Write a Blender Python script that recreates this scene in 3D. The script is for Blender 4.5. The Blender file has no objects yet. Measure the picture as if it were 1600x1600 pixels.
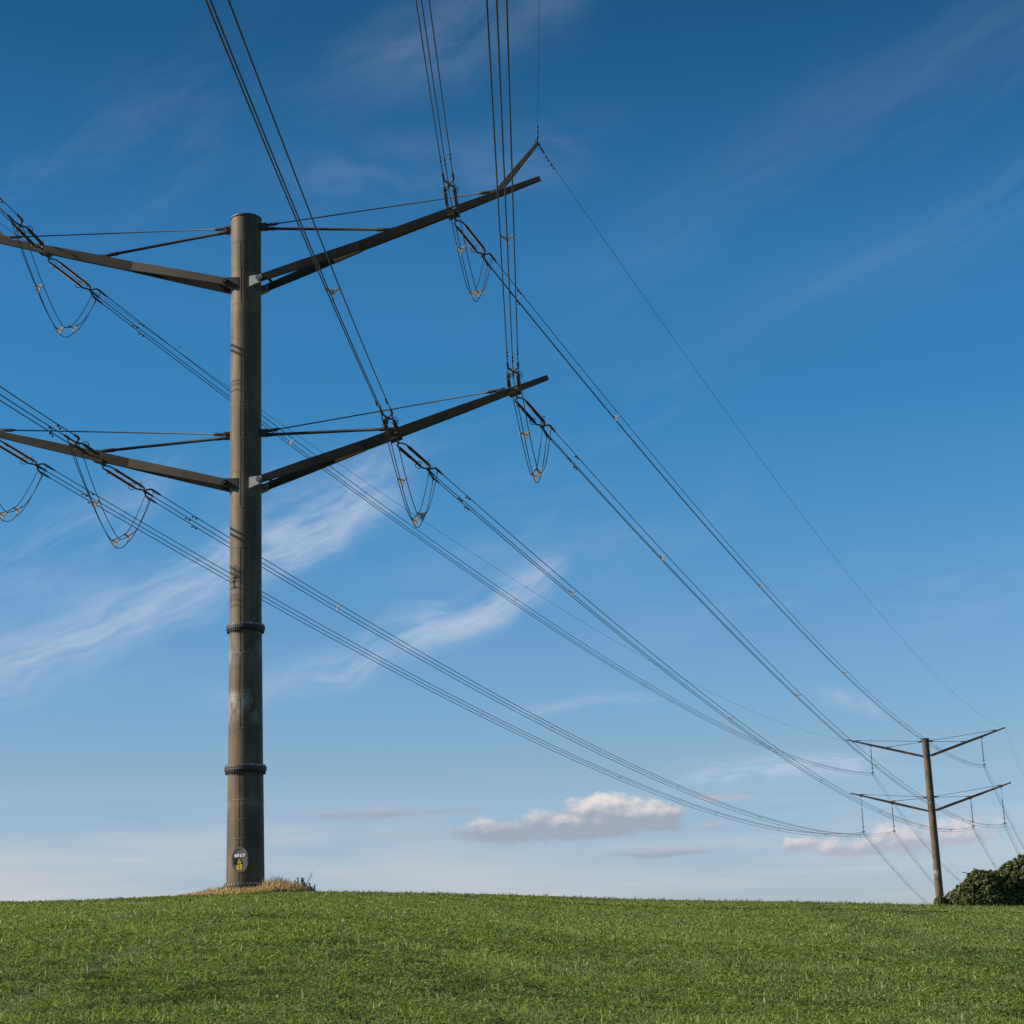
import bpy, math, random
import numpy as np
from mathutils import Vector, Matrix
R = math.radians
random.seed(7)
rng = np.random.default_rng(11)
sc = bpy.context.scene
col = sc.collection

# ------------------------------------------------------------------ camera
EYE = 1.7
PITCH, ROLL, FPX = 0.2493, 0.0369, 2802.0
cam = bpy.data.cameras.new('camera')
camo = bpy.data.objects.new('camera', cam)
col.objects.link(camo)
cp, sp, cr, sr = math.cos(PITCH), math.sin(PITCH), math.cos(ROLL), math.sin(ROLL)
fw, up0, rt0 = Vector((0, cp, sp)), Vector((0, -sp, cp)), Vector((1, 0, 0))
cx, cy, cz = rt0 * cr - up0 * sr, rt0 * sr + up0 * cr, -fw
camo.matrix_world = Matrix(((cx.x, cy.x, cz.x, 0), (cx.y, cy.y, cz.y, 0), (cx.z, cy.z, cz.z, EYE), (0, 0, 0, 1)))
cam.sensor_width = 36.0
cam.lens = 36.0 * FPX / 1600.0
cam.clip_start, cam.clip_end = 0.1, 20000
sc.camera = camo

# ------------------------------------------------------------------ sun, exposure
SUN_EL, SUN_AHEAD = R(31), R(-5.0)         # low sun from the left, a touch behind the camera
sdir = Vector((-math.cos(SUN_AHEAD) * math.cos(SUN_EL), math.sin(SUN_AHEAD) * math.cos(SUN_EL), math.sin(SUN_EL)))
sl = bpy.data.lights.new('sun', 'SUN')
sl.energy, sl.angle, sl.color = 5.0, R(0.53), (1.0, 0.86, 0.68)
so = bpy.data.objects.new('sun', sl)
so.rotation_euler = (-sdir).to_track_quat('-Z', 'Y').to_euler()
so.location = (-200, 40, 150)
col.objects.link(so)
sc.view_settings.view_transform = 'Standard'
sc.view_settings.look = 'None'
sc.view_settings.exposure = 0.737
sc.view_settings.gamma = 1.0
sc.cycles.max_bounces = 6
sc.cycles.diffuse_bounces = 3
sc.cycles.transparent_max_bounces = 8

# ------------------------------------------------------------------ world: Nishita sky + cirrus and cumulus
w = bpy.data.worlds.new('World')
sc.world = w
w.use_nodes = True
nt = w.node_tree
nt.nodes.clear()
LK = nt.links.new


class E_:
    """small expression wrapper round math nodes"""
    def __init__(s, k): s.k = k
    def _b(s, o, op, rev=False):
        n = nt.nodes.new('ShaderNodeMath'); n.operation = op
        a, b = (o, s) if rev else (s, o)
        for i, v in ((0, a), (1, b)):
            if isinstance(v, E_): LK(v.k, n.inputs[i])
            else: n.inputs[i].default_value = v
        return E_(n.outputs[0])
    def __add__(s, o): return s._b(o, 'ADD')
    __radd__ = __add__
    def __sub__(s, o): return s._b(o, 'SUBTRACT')
    def __rsub__(s, o): return s._b(o, 'SUBTRACT', True)
    def __mul__(s, o): return s._b(o, 'MULTIPLY')
    __rmul__ = __mul__
    def __truediv__(s, o): return s._b(o, 'DIVIDE')
    def pw(s, o): return s._b(o, 'POWER')
    def mx(s, o): return s._b(o, 'MAXIMUM')
    def mn(s, o): return s._b(o, 'MINIMUM')


def _un(s, op):
    n = nt.nodes.new('ShaderNodeMath'); n.operation = op
    LK(s.k, n.inputs[0]); return E_(n.outputs[0])


def sstep(x, a, b):
    n = nt.nodes.new('ShaderNodeMapRange'); n.interpolation_type = 'SMOOTHSTEP'
    LK(x.k, n.inputs[0]); n.inputs[1].default_value = a; n.inputs[2].default_value = b
    n.inputs[3].default_value = 0; n.inputs[4].default_value = 1
    return E_(n.outputs[0])


def noise(x, y, z=0.0, detail=5, rough=0.55, dist=0.0):
    c = nt.nodes.new('ShaderNodeCombineXYZ')
    x = x + z * 17.3 if isinstance(x, E_) else x
    for i, v in enumerate((x, y)):
        if isinstance(v, E_): LK(v.k, c.inputs[i])
        else: c.inputs[i].default_value = v
    n = nt.nodes.new('ShaderNodeTexNoise'); n.noise_dimensions = '2D'
    n.inputs['Scale'].default_value = 1.0; n.inputs['Detail'].default_value = detail
    n.inputs['Roughness'].default_value = rough; n.inputs['Distortion'].default_value = dist
    LK(c.outputs[0], n.inputs['Vector']); return E_(n.outputs[0])


def mixc(fac, a, b):
    n = nt.nodes.new('ShaderNodeMix'); n.data_type = 'RGBA'; n.clamp_factor = True
    LK(fac.k, n.inputs[0])
    for i, v in ((6, a), (7, b)):
        if isinstance(v, tuple): n.inputs[i].default_value = (*v, 1)
        else: LK(v, n.inputs[i])
    return n.outputs[2]


sky = nt.nodes.new('ShaderNodeTexSky')
sky.sky_type = 'NISHITA'
sky.sun_disc = False
sky.sun_elevation = SUN_EL
sky.sun_rotation = R(270) + SUN_AHEAD
sky.air_density, sky.dust_density, sky.ozone_density = 1.0, 0.6, 2.0
sky.altitude = 60
tc = nt.nodes.new('ShaderNodeTexCoord')
sep = nt.nodes.new('ShaderNodeSeparateXYZ')
LK(tc.outputs['Generated'], sep.inputs[0])
dx, dy, dz = (E_(sep.outputs[i]) for i in range(3))
DEG = 180 / math.pi
az = _un(dx, 'ABSOLUTE') * 0 + E_(dx.k)._b(dy, 'ARCTAN2') * DEG
el = _un(dz, 'ARCSINE') * DEG
# clear deep-blue evening air: colour balance of the sky by height above the horizon
ramp = nt.nodes.new('ShaderNodeValToRGB')
LK((el / 60.0).k, ramp.inputs[0])
SKY_TINT = [(0.0, (0.875, 0.985, 1.39)), (0.0372, (0.875, 0.985, 1.39)), (0.1033, (0.8243, 0.9875, 1.1727)), (0.1484, (0.7094, 1.0, 1.2174)), (0.2290, (0.451, 0.9851, 1.273)), (0.2875, (0.2822, 0.9214, 1.2404)), (0.3665, (0.2695, 0.8842, 1.2208)), (0.49, (0.1372, 0.5664, 0.7908)), (0.8, (0.1372, 0.5664, 0.7908))]
els = ramp.color_ramp.elements
while len(els) < len(SKY_TINT): els.new(0.5)
for e_, (p_, c_) in zip(els, SKY_TINT):
    e_.position = p_; e_.color = (*c_, 1)
mul = nt.nodes.new('ShaderNodeMix'); mul.data_type = 'RGBA'; mul.blend_type = 'MULTIPLY'
mul.inputs[0].default_value = 1.0
LK(sky.outputs[0], mul.inputs[6]); LK(ramp.outputs[0], mul.inputs[7])
SKY_STRENGTH = 0.06
glow = nt.nodes.new('ShaderNodeMix'); glow.data_type = 'RGBA'
LK(sstep(az, -20.0, 1.0).k, glow.inputs[0]); glow.inputs[6].default_value = (0.97, 0.95, 0.95, 1); glow.inputs[7].default_value = (1, 1, 1, 1)
mul2 = nt.nodes.new('ShaderNodeMix'); mul2.data_type = 'RGBA'; mul2.blend_type = 'MULTIPLY'; mul2.inputs[0].default_value = 1.0
LK(mul.outputs[2], mul2.inputs[6]); LK(glow.outputs[2], mul2.inputs[7])
base = mul2.outputs[2]
CL = 1.0 / (SKY_STRENGTH * 2 ** sc.view_settings.exposure)


def lit(c): return tuple(v * CL for v in c)


sky_plain = base


def poly(x, c):
    r = E_(x.k) * 0 + c[0]
    for k in c[1:]: r = r * x + k
    return r


class Region:
    """one stretch of sky with its own clouds; only its own nodes are evaluated there"""
    def __init__(s):
        s.base = sky_plain
        s.azw = az + (noise(az * 0.28, el * 0.28, 3.0, 2, 0.5) - 0.5) * 1.6
        s.elw = el + (noise(az * 0.28, el * 0.28, 9.0, 2, 0.5) - 0.5) * 1.1

    def cirrus(s, strength, curve, a0, a1, b0, b1, lo, hi, fu, fv, seed, n0=0.36, n1=0.72, puff=0.0, detail=6):
        """wisp along el = curve(az): fades in over a0..a1, out over b0..b1, thin below (lo), feathered above (hi)"""
        v = s.elw - poly(s.azw, curve)
        win = sstep(az, a0, a1) * (1 - sstep(az, b0, b1))
        env = sstep(v, -lo, lo * 0.25) * (1 - sstep(v, 0.1, hi))
        n = noise(s.azw * fu + v * puff, v * fv, seed, detail, 0.62)
        if strength > 0.25: n = n + (noise(s.azw * 0.9 + v * 1.3, v * 3.2 - s.azw * 0.5, seed + 2.0, 4, 0.6) - 0.5) * 0.28
        s.base = mixc(win * env * sstep(n, n0, n1) * strength, s.base, lit((0.56, 0.64, 0.77)))

    def veils(s):
        veil = (1 - sstep(el, 2.0, 6.5)) * (1 - sstep(az, -12, 11)) * sstep(noise(az * 0.10, el * 0.55, 60.0, 3, 0.55), 0.25, 0.75)
        s.base = mixc(veil * 0.85, s.base, lit((0.62, 0.615, 0.63)))
        veil2 = sstep(noise(az * 0.08 + el * 0.2, el * 1.3, 66.0, 4, 0.6), 0.42, 0.8) * (1 - sstep(el, 2.5, 6.5))
        s.base = mixc(veil2 * 0.5, s.base, lit((0.59, 0.62, 0.66)))

    def cumulus(s, ells, seed, f, flat, opac, soft, dark=(0.33, 0.385, 0.50), bright=(0.78, 0.725, 0.73), lift=0.62):
        def dens(a_, e_):
            d = None
            for (a0, e0, rx, ry) in ells:
                q = 1 - ((a_ - a0) / rx).pw(2) - ((e_ - e0) / ry).pw(2)
                d = q if d is None else d.mx(q)
            return d + (noise(a_ * f, e_ * f * 1.4, seed, 6, 0.58) - 0.5) * 1.7 + (noise(a_ * f * 0.35, e_ * f * 0.6, seed + 5, 1, 0.5) - 0.5) * 1.2
        d0 = dens(az, el)
        d1 = dens(az - 0.16, el + 0.2)
        lt = sstep((d0.mn(1.3) - d1.mn(1.3)) * 0.5 + (el - flat) * lift, 0.25, 1.15)
        al = sstep(d0, 0.0, soft) * sstep(el + (noise(az * 1.7, 1.0, seed, 2) - 0.5) * 0.3, flat - 0.16, flat + 0.1) * opac
        s.base = mixc(al, s.base, mixc(lt, lit(dark), lit(bright)))

    def shader(s):
        b = nt.nodes.new('ShaderNodeBackground')
        b.inputs[1].default_value = SKY_STRENGTH
        LK(s.base, b.inputs[0])
        return b.outputs[0]


def ge(x, v):
    n = nt.nodes.new('ShaderNodeMath'); n.operation = 'GREATER_THAN'
    LK(x.k, n.inputs[0]); n.inputs[1].default_value = v
    return E_(n.outputs[0])


def choose(fac, a, b):
    n = nt.nodes.new('ShaderNodeMixShader')
    LK(fac.k, n.inputs[0]); LK(a, n.inputs[1]); LK(b, n.inputs[2])
    return n.outputs[0]


C_HAZE = (0.22, (0.0, 0.16, 13.9), -20, -14, 4, 9, 4.5, 5.5, 0.12, 0.4, 44.0, 0.42, 0.9, 0.0, 4)
C_FAN1 = (0.085, (0.0, 0.37, 16.0), 2, 13, 30, 40, 1.4, 2.6, 0.05, 0.7, 24.0, 0.3, 0.85, 0.0, 3)
C_FAN2 = (0.10, (0.0, 0.40, 19.5), -4, 12, 30, 40, 3.0, 4.5, 0.05, 0.4, 27.0, 0.3, 0.85, 0.0, 3)
C_BAND = (0.18, (0.0, 0.1, 9.5), 0, 9, 14, 22, 1.6, 2.2, 0.14, 0.6, 54.0, 0.4, 0.85)
C_LOW = (0.62, (0.0, 0.07, 4.95), 3.5, 7, 10, 13, 0.6, 0.9, 0.35, 1.8, 34.0, 0.3, 0.7)
C_NW = (0.08, (0.0, 0.45, 31.0), -30, -18, -11, -6, 3.5, 4.0, 0.15, 0.5, 47.0, 0.4, 0.85)
left = Region()
for c_ in [(0.46, (0.0035, 0.52, 16.7), -24, -13, -5.4, -2.6, 1.3, 2.6, 0.12, 0.75, 1.0, 0.30, 0.78, 0.0, 5),      # broad soft fan
           (0.50, (0.0035, 0.52, 16.5), -24, -15, -6.4, -3.0, 1.0, 2.0, 0.16, 1.25, 1.7, 0.36, 0.82),                # its filaments
           (0.58, (0.0, 0.46, 17.0), -12.5, -8.5, -5.4, -2.6, 1.5, 2.0, 0.48, 0.8, 4.0, 0.30, 0.80, 0.45),
           (0.30, (0.018, 0.49, 11.55), -11.5, -5.5, 0.2, 2.2, 0.8, 1.7, 0.16, 0.7, 6.1, 0.25, 0.7, 0.0, 4),
           (0.55, (0.018, 0.49, 11.55), -10.5, -4.5, 0.2, 2.0, 0.7, 1.3, 0.24, 1.3, 7.0, 0.30, 0.78),
           (0.55, (0.0, 0.32, 11.7), -4.5, -2.2, 0.3, 2.2, 1.0, 1.3, 0.5, 0.8, 12.0, 0.3, 0.80, 0.4),
           (0.30, (0.0, 0.65, 22.6), -24, -16, -12.8, -10.0, 1.8, 2.2, 0.2, 0.9, 15.0, 0.3, 0.8),
           (0.30, (0.0, 0.07, 7.95), -1, 1.5, 3.2, 5.2, 0.3, 0.5, 0.25, 2.0, 31.0, 0.25, 0.75), C_HAZE, C_BAND]:
    left.cirrus(*c_)
right = Region()
for c_ in (C_FAN1, C_FAN2, C_HAZE, C_BAND, (0.45, (0.0, -0.28, 10.5), 9.3, 10.2, 10.8, 11.8, 0.4, 0.5, 0.7, 1.2, 71.0, 0.2, 0.7, 0.3)): right.cirrus(*c_)
upper = Region()
for c_ in ((0.17, (0.0, 0.34, 29.6), -9, -2.5, 1.5, 4.5, 2.2, 2.4, 0.14, 0.55, 21.0, 0.22, 0.8, 0.0, 5), (0.12, (0.0, 0.1, 25.2), -10, -5, 1.5, 5.5, 2.0, 2.0, 0.2, 0.4, 22.0, 0.3, 0.85, 0.3, 4), C_FAN1, C_FAN2, C_HAZE, C_NW): upper.cirrus(*c_)
low_l = Region()
low_l.cirrus(*C_LOW)
low_l.veils()
GREY = (0.45, 0.48, 0.58)
low_l.cumulus([(-4.0, 4.9, 3.3, 0.26)], 70.0, 0.7, 4.5, 0.8, 1.1, bright=(0.45, 0.46, 0.55))
low_l.cumulus([(4.3, 3.38, 2.0, 0.2), (5.9, 4.15, 0.7, 0.2), (6.4, 4.97, 1.2, 0.16)], 73.0, 1.0, 3.1, 0.75, 0.9, bright=GREY)
low_l.cumulus([(1.7, 4.26, 3.75, 0.6), (2.5, 4.76, 1.55, 0.58), (3.8, 4.6, 1.45, 0.58), (-0.8, 4.18, 1.5, 0.46)], 80.0, 1.2, 3.86, 0.96, 0.7, (0.345, 0.395, 0.49), (0.82, 0.77, 0.75), lift=0.56)
low_r = Region()
low_r.cirrus(*C_LOW)
low_r.veils()
low_r.cumulus([(6.4, 4.97, 1.2, 0.16)], 73.0, 1.0, 3.1, 0.5, 1.0, bright=GREY)
low_r.cumulus([(8.6, 3.4, 0.75, 0.3)], 84.0, 1.9, 3.26, 0.95, 0.7, (0.42, 0.45, 0.55), (0.74, 0.685, 0.70), 1.6)
low_r.cumulus([(10.2, 3.25, 1.35, 0.48), (11.9, 3.45, 1.55, 0.56), (13.3, 3.58, 1.7, 0.52)], 88.0, 1.9, 2.95, 0.85, 1.0, (0.42, 0.45, 0.55), (0.74, 0.685, 0.70), 1.0)
plain = nt.nodes.new('ShaderNodeBackground')
plain.inputs[1].default_value = SKY_STRENGTH
LK(sky_plain, plain.inputs[0])
mid_s = choose(ge(az, 5.0), left.shader(), right.shader())
low_s = choose(ge(az, 7.2), low_l.shader(), low_r.shader())
el_s = choose(ge(el, 6.8), low_s, choose(ge(el, 18.0), mid_s, upper.shader()))
inside = ge(az, -30.0) * (1 - ge(az, 34.0)) * ge(el, -1.0) * (1 - ge(el, 40.0))
w.cycles.sampling_method = 'MANUAL'
w.cycles.sample_map_resolution = 256
wo = nt.nodes.new('ShaderNodeOutputWorld')
LK(choose(inside, plain.outputs[0], el_s), wo.inputs[0])


# ------------------------------------------------------------------ materials
def mat(name, rough=0.6, metallic=0.0, spec=0.5):
    m = bpy.data.materials.new(name); m.use_nodes = True
    n = m.node_tree; p = n.nodes['Principled BSDF']
    p.inputs['Roughness'].default_value = rough
    p.inputs['Metallic'].default_value = metallic
    p.inputs['Specular IOR Level'].default_value = spec
    return m, n, p


def plain_mat(name, c, rough=0.6, metallic=0.0, var=0.25, scale=3.0, spec=0.4):
    """one colour, broken up by a mottled noise of dirt"""
    m, n, p = mat(name, rough, metallic, spec)
    tcn = n.nodes.new('ShaderNodeTexCoord'); no = n.nodes.new('ShaderNodeTexNoise')
    no.inputs['Scale'].default_value = scale; no.inputs['Detail'].default_value = 6
    n.links.new(tcn.outputs['Object'], no.inputs['Vector'])
    r = n.nodes.new('ShaderNodeValToRGB')
    r.color_ramp.elements[0].position, r.color_ramp.elements[1].position = 0.3, 0.7
    r.color_ramp.elements[0].color = (*[v * (1 - var) for v in c], 1)
    r.color_ramp.elements[1].color = (*[min(1, v * (1 + var)) for v in c], 1)
    n.links.new(no.outputs[0], r.inputs[0]); n.links.new(r.outputs[0], p.inputs['Base Color'])
    return m


def steel_mat(name, c1, c2, stain, blots):
    """weathered brown tube steel: bands between the weld rings, vertical streaks, pale zinc blooms"""
    m, n, p = mat(name, 0.62, 0.0, 0.25)
    L = n.links.new
    tcn = n.nodes.new('ShaderNodeTexCoord')

    def nz(scale, detail, rough=0.6):
        mp = n.nodes.new('ShaderNodeMapping'); mp.inputs['Scale'].default_value = scale
        L(tcn.outputs['Object'], mp.inputs[0])
        t = n.nodes.new('ShaderNodeTexNoise'); t.inputs['Scale'].default_value = 1
        t.inputs['Detail'].default_value = detail; t.inputs['Roughness'].default_value = rough
        L(mp.outputs[0], t.inputs['Vector']); return t.outputs[0]

    def rmp(src, a, b, ca, cb):
        r = n.nodes.new('ShaderNodeValToRGB')
        r.color_ramp.elements[0].position, r.color_ramp.elements[1].position = a, b
        r.color_ramp.elements[0].color, r.color_ramp.elements[1].color = (*ca, 1), (*cb, 1)
        L(src, r.inputs[0]); return r.outputs[0]

    def mx(f, a, b, blend='MIX'):
        k = n.nodes.new('ShaderNodeMix'); k.data_type = 'RGBA'; k.blend_type = blend
        if isinstance(f, float): k.inputs[0].default_value = f
        else: L(f, k.inputs[0])
        L(a, k.inputs[6]); L(b, k.inputs[7]); return k.outputs[2]
    body = rmp(nz((1.6, 1.6, 0.5), 7), 0.35, 0.68, c1, c2)
    streak = rmp(nz((9, 9, 0.22), 6), 0.36, 0.62, (0.80, 0.78, 0.76), (1.1, 1.08, 1.05))
    out = mx(1.0, body, streak, 'MULTIPLY')
    # each rolled section has its own tone
    sepz = n.nodes.new('ShaderNodeSeparateXYZ'); L(tcn.outputs['Object'], sepz.inputs[0])
    zz = n.nodes.new('ShaderNodeMath'); zz.operation = 'DIVIDE'; L(sepz.outputs[2], zz.inputs[0]); zz.inputs[1].default_value = 40.0
    tone = n.nodes.new('ShaderNodeValToRGB'); tone.color_ramp.interpolation = 'CONSTANT'
    te = tone.color_ramp.elements
    te[0].position = 0.0; te[0].color = (1, 1, 1, 1); te[1].position = 2.27 / 40; te[1].color = (0.94, 0.93, 0.92, 1)
    for wz, tv in ((4.16, 1.05), (5.75, 1.0), (7.7, 0.90), (9.35, 1.02), (11.5, 0.95), (12.9, 1.08), (17.0, 0.97), (19.1, 1.07), (21.1, 0.98), (24.6, 1.05), (27.8, 0.93), (30.3, 1.06), (32.35, 0.84)):
        q = te.new(wz / 40.0); q.color = (tv, tv * 0.99, tv * 0.98, 1)
    L(zz.outputs[0], tone.inputs[0])
    out = mx(1.0, out, tone.outputs[0], 'MULTIPLY')
    # pale blooms of zinc at given heights
    f = rmp(nz((1.3, 1.3, 0.7), 5, 0.65), 0.43, 0.62, (0, 0, 0), (1, 1, 1))
    g = n.nodes.new('ShaderNodeValToRGB'); e = g.color_ramp.elements
    L(zz.outputs[0], g.inputs[0])
    e[0].position = 0.0; e[0].color = (0, 0, 0, 1)
    e[1].position = 1.0; e[1].color = (0, 0, 0, 1)
    for z, v in blots:
        q = e.new(z / 40.0); q.color = (v, v, v, 1)
    fm = n.nodes.new('ShaderNodeMix'); fm.data_type = 'RGBA'; fm.blend_type = 'MULTIPLY'; fm.inputs[0].default_value = 1
    L(f, fm.inputs[6]); L(g.outputs[0], fm.inputs[7])
    sc_ = n.nodes.new('ShaderNodeRGB'); sc_.outputs[0].default_value = (*stain, 1)
    out = mx(fm.outputs[2], out, sc_.outputs[0])
    L(out, p.inputs['Base Color'])
    bp = n.nodes.new('ShaderNodeBump'); bp.inputs['Strength'].default_value = 0.12; bp.inputs['Distance'].default_value = 0.02
    L(nz((14, 14, 6), 5), bp.inputs['Height']); L(bp.outputs[0], p.inputs['Normal'])
    return m


M = {}
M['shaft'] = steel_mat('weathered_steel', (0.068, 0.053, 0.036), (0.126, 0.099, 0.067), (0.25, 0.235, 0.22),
                       [(4.0, 0.0), (4.4, 0.35), (4.9, 0.0), (8.3, 0.0), (8.9, 1.0), (9.8, 1.0), (10.2, 0.0), (11.3, 0.0), (11.9, 0.8), (12.5, 0.5), (12.9, 0.0), (20.0, 0.0), (20.8, 0.3), (21.4, 0.0)])
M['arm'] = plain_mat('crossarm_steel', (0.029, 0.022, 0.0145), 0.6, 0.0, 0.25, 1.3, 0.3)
M['galv'] = plain_mat('galvanised_steel', (0.36, 0.36, 0.36), 0.5, 0.2, 0.2, 5)
M['galv_dark'] = plain_mat('weathered_galvanised_steel', (0.045, 0.043, 0.038), 0.55, 0.3, 0.3, 6)
M['bolt'] = plain_mat('bright_bolts', (0.24, 0.23, 0.21), 0.35, 0.6, 0.2, 8)
M['wire'] = plain_mat('aluminium_wire', (0.042, 0.038, 0.033), 0.5, 0.2, 0.2, 2)
M['plate'] = plain_mat('spacer_aluminium', (0.33, 0.31, 0.285), 0.5, 0.2, 0.2, 4)
M['insul'] = plain_mat('insulator_rubber', (0.045, 0.034, 0.028), 0.5, 0.0, 0.25, 4)
M['black'] = plain_mat('black_paint', (0.015, 0.015, 0.015), 0.5, 0.0, 0.1, 4)
M['yellow'] = plain_mat('yellow_enamel', (0.72, 0.47, 0.02), 0.45, 0.0, 0.06, 5)
M['white'] = plain_mat('white_enamel', (0.78, 0.75, 0.72), 0.45, 0.0, 0.06, 5)
M['hatch'] = plain_mat('hatch_grey', (0.15, 0.142, 0.13), 0.5, 0.1, 0.15, 3)
M['bird'] = plain_mat('dark_feathers', (0.03, 0.03, 0.035), 0.7, 0.0, 0.2, 9)


# ------------------------------------------------------------------ mesh helpers
class MB:
    def __init__(s): s.v, s.f, s.sm = [], [], []

    def add(s, vs, fs, smooth=False):
        b = len(s.v)
        s.v += [tuple(v) for v in vs]
        s.f += [tuple(i + b for i in f) for f in fs]
        s.sm += [smooth] * len(fs)

    def beam(s, stations, bt=1.0):
        """box section through stations (centre, side axis, up axis, width, height)"""
        vs, fs = [], []
        for (c, a, u, w_, h_) in stations:
            c, a, u = Vector(c), Vector(a), Vector(u)
            for i, j in ((-1, -1), (1, -1), (1, 1), (-1, 1)): vs.append(c + a * (i * w_ / 2 * (bt if j < 0 else 1.0)) + u * (j * h_ / 2))
        for k in range(len(stations) - 1):
            for i in range(4):
                fs.append((4 * k + i, 4 * k + (i + 1) % 4, 4 * k + 4 + (i + 1) % 4, 4 * k + 4 + i))
        e = 4 * (len(stations) - 1)
        fs += [(3, 2, 1, 0), (e, e + 1, e + 2, e + 3)]
        s.add(vs, fs)

    def box(s, c, x, y, z, sx, sy, sz):
        c, x, y, z = Vector(c), Vector(x), Vector(y), Vector(z)
        s.beam([(c - x * sx / 2, y, z, sy, sz), (c + x * sx / 2, y, z, sy, sz)])

    def path(s, pts, rad, n=6, smooth=True, cap=True):
        pts = [Vector(p) for p in pts]
        m = len(pts)
        rr = rad if isinstance(rad, (list, tuple)) else [rad] * m
        vs, fs = [], []
        prev = None
        for k in range(m):
            t = (pts[min(k + 1, m - 1)] - pts[max(k - 1, 0)]).normalized()
            if prev is None:
                a = t.cross(Vector((0, 0, 1)))
                if a.length < 0.1: a = t.cross(Vector((1, 0, 0)))
            else:
                a = prev - t * prev.dot(t)
            a.normalize(); prev = a
            b = t.cross(a)
            for i in range(n):
                g = 2 * math.pi * i / n
                vs.append(pts[k] + (a * math.cos(g) + b * math.sin(g)) * rr[k])
        for k in range(m - 1):
            for i in range(n):
                fs.append((k * n + i, k * n + (i + 1) % n, (k + 1) * n + (i + 1) % n, (k + 1) * n + i))
        s.add(vs, fs, smooth)
        if cap: s.add(vs[:n] + vs[-n:], [tuple(range(n - 1, -1, -1)), tuple(range(n, 2 * n))])

    def lathe(s, prof, n=64, c=(0, 0, 0), smooth=True, caps=True):
        vs, fs = [], []
        for (r_, z) in prof:
            for i in range(n):
                g = 2 * math.pi * i / n
                vs.append((c[0] + r_ * math.cos(g), c[1] + r_ * math.sin(g), c[2] + z))
        for k in range(len(prof) - 1):
            for i in range(n):
                fs.append((k * n + i, k * n + (i + 1) % n, (k + 1) * n + (i + 1) % n, (k + 1) * n + i))
        s.add(vs, fs, smooth)
        if caps: s.add(vs[:n] + vs[-n:], [tuple(range(n - 1, -1, -1)), tuple(range(n, 2 * n))])

    def prism(s, poly, d):
        """flat polygon (points) with thickness vector d"""
        d = Vector(d); n = len(poly)
        a = [Vector(p) - d / 2 for p in poly]; b = [Vector(p) + d / 2 for p in poly]
        s.add(a + b, [tuple(range(n - 1, -1, -1)), tuple(range(n, 2 * n))] + [(i, (i + 1) % n, n + (i + 1) % n, n + i) for i in range(n)])

    def build(s, name, m, parent=None):
        me = bpy.data.meshes.new(name)
        me.from_pydata(s.v, [], s.f)
        me.polygons.foreach_set('use_smooth', s.sm)
        me.update()
        if m is not None: me.materials.append(m)
        o = bpy.data.objects.new(name, me); col.objects.link(o)
        if parent is not None: o.parent = parent
        return o


def tag(o, label=None, cat=None, group=None, kind=None):
    for k, v in (('label', label), ('category', cat), ('group', group), ('kind', kind)):
        if v: o[k] = v
    return o


def empty(name, loc, rz=0.0):
    o = bpy.data.objects.new(name, None); col.objects.link(o)
    o.location = loc; o.rotation_euler = (0, 0, rz); o.empty_display_size = 0.5
    return o


X, Y, Z = Vector((1, 0, 0)), Vector((0, 1, 0)), Vector((0, 0, 1))

# ------------------------------------------------------------------ the hill
CREST = [(-16.043, 2.507), (-14.55, 2.507), (-13.036, 2.505), (-11.889, 2.531), (-10.732, 2.56), (-9.566, 2.58), (-6.815, 2.56), (-4.434, 2.47),
         (-2.439, 2.374), (-0.441, 2.265), (1.555, 2.114), (3.545, 1.98), (5.526, 1.865), (7.493, 1.767), (9.44, 1.648), (12.312, 1.451), (15.123, 1.293)]
_ca = np.radians([-180, -90, -40, -22] + [c[0] for c in CREST] + [21, 35, 90, 180])
_ce = np.tan(np.radians([0.2, 0.6, 2.2, 2.48] + [c[1] - 0.07 for c in CREST] + [1.1, 0.9, 0.3, 0.2]))
_fa = np.radians(np.linspace(-180, 180, 3601))
_fe = np.interp(_fa, _ca, _ce)
_k = np.exp(-0.5 * (np.arange(-40, 41) / 9.0) ** 2); _k /= _k.sum()
_fe = np.convolve(np.pad(_fe, 40, mode='edge'), _k, 'valid')


def ground(x, y):
    """height of the bare hill (the eye stands 1.7 m above the ground at the origin)"""
    x, y = np.asarray(x, float), np.asarray(y, float)
    r = np.hypot(x, y); a = np.arctan2(x, y)
    e = np.interp(a, _fa, _fe)
    t = np.clip((np.degrees(a) + 9.0) / 15.0, 0, 1); t = t * t * (3 - 2 * t)
    rc = 84 + 86 * t
    k = 1.7 / rc ** 2
    s_ = e + 3.4 / rc
    r1 = np.maximum(rc * 1.25, 390.0 * t + (1 - t) * 130)
    rr = np.minimum(r, r1)
    h = s_ * rr - k * rr * rr
    sl = s_ - 2 * k * r1                        # carry on down the far side
    q = np.clip(r - r1, 0, 100)
    q2 = np.clip(r - r1 - 100, 0, 180)
    q3 = np.clip(r - r1 - 280, 0, None)
    s1 = np.minimum(sl, 0) - 0.12
    h = h + sl * q + 0.5 * (s1 - sl) / 100 * q * q + s1 * q2 - 0.004 * q3
    und = 0.05 * np.sin(x * 0.23 + 1.0) * np.sin(y * 0.19) + 0.03 * np.sin(x * 0.71 + y * 0.33)
    return h + und * np.clip((r - 6) / 10, 0, 1) * np.clip((120 - r) / 60, 0.25, 1)


def g1(x, y): return float(ground(x, y))


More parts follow.
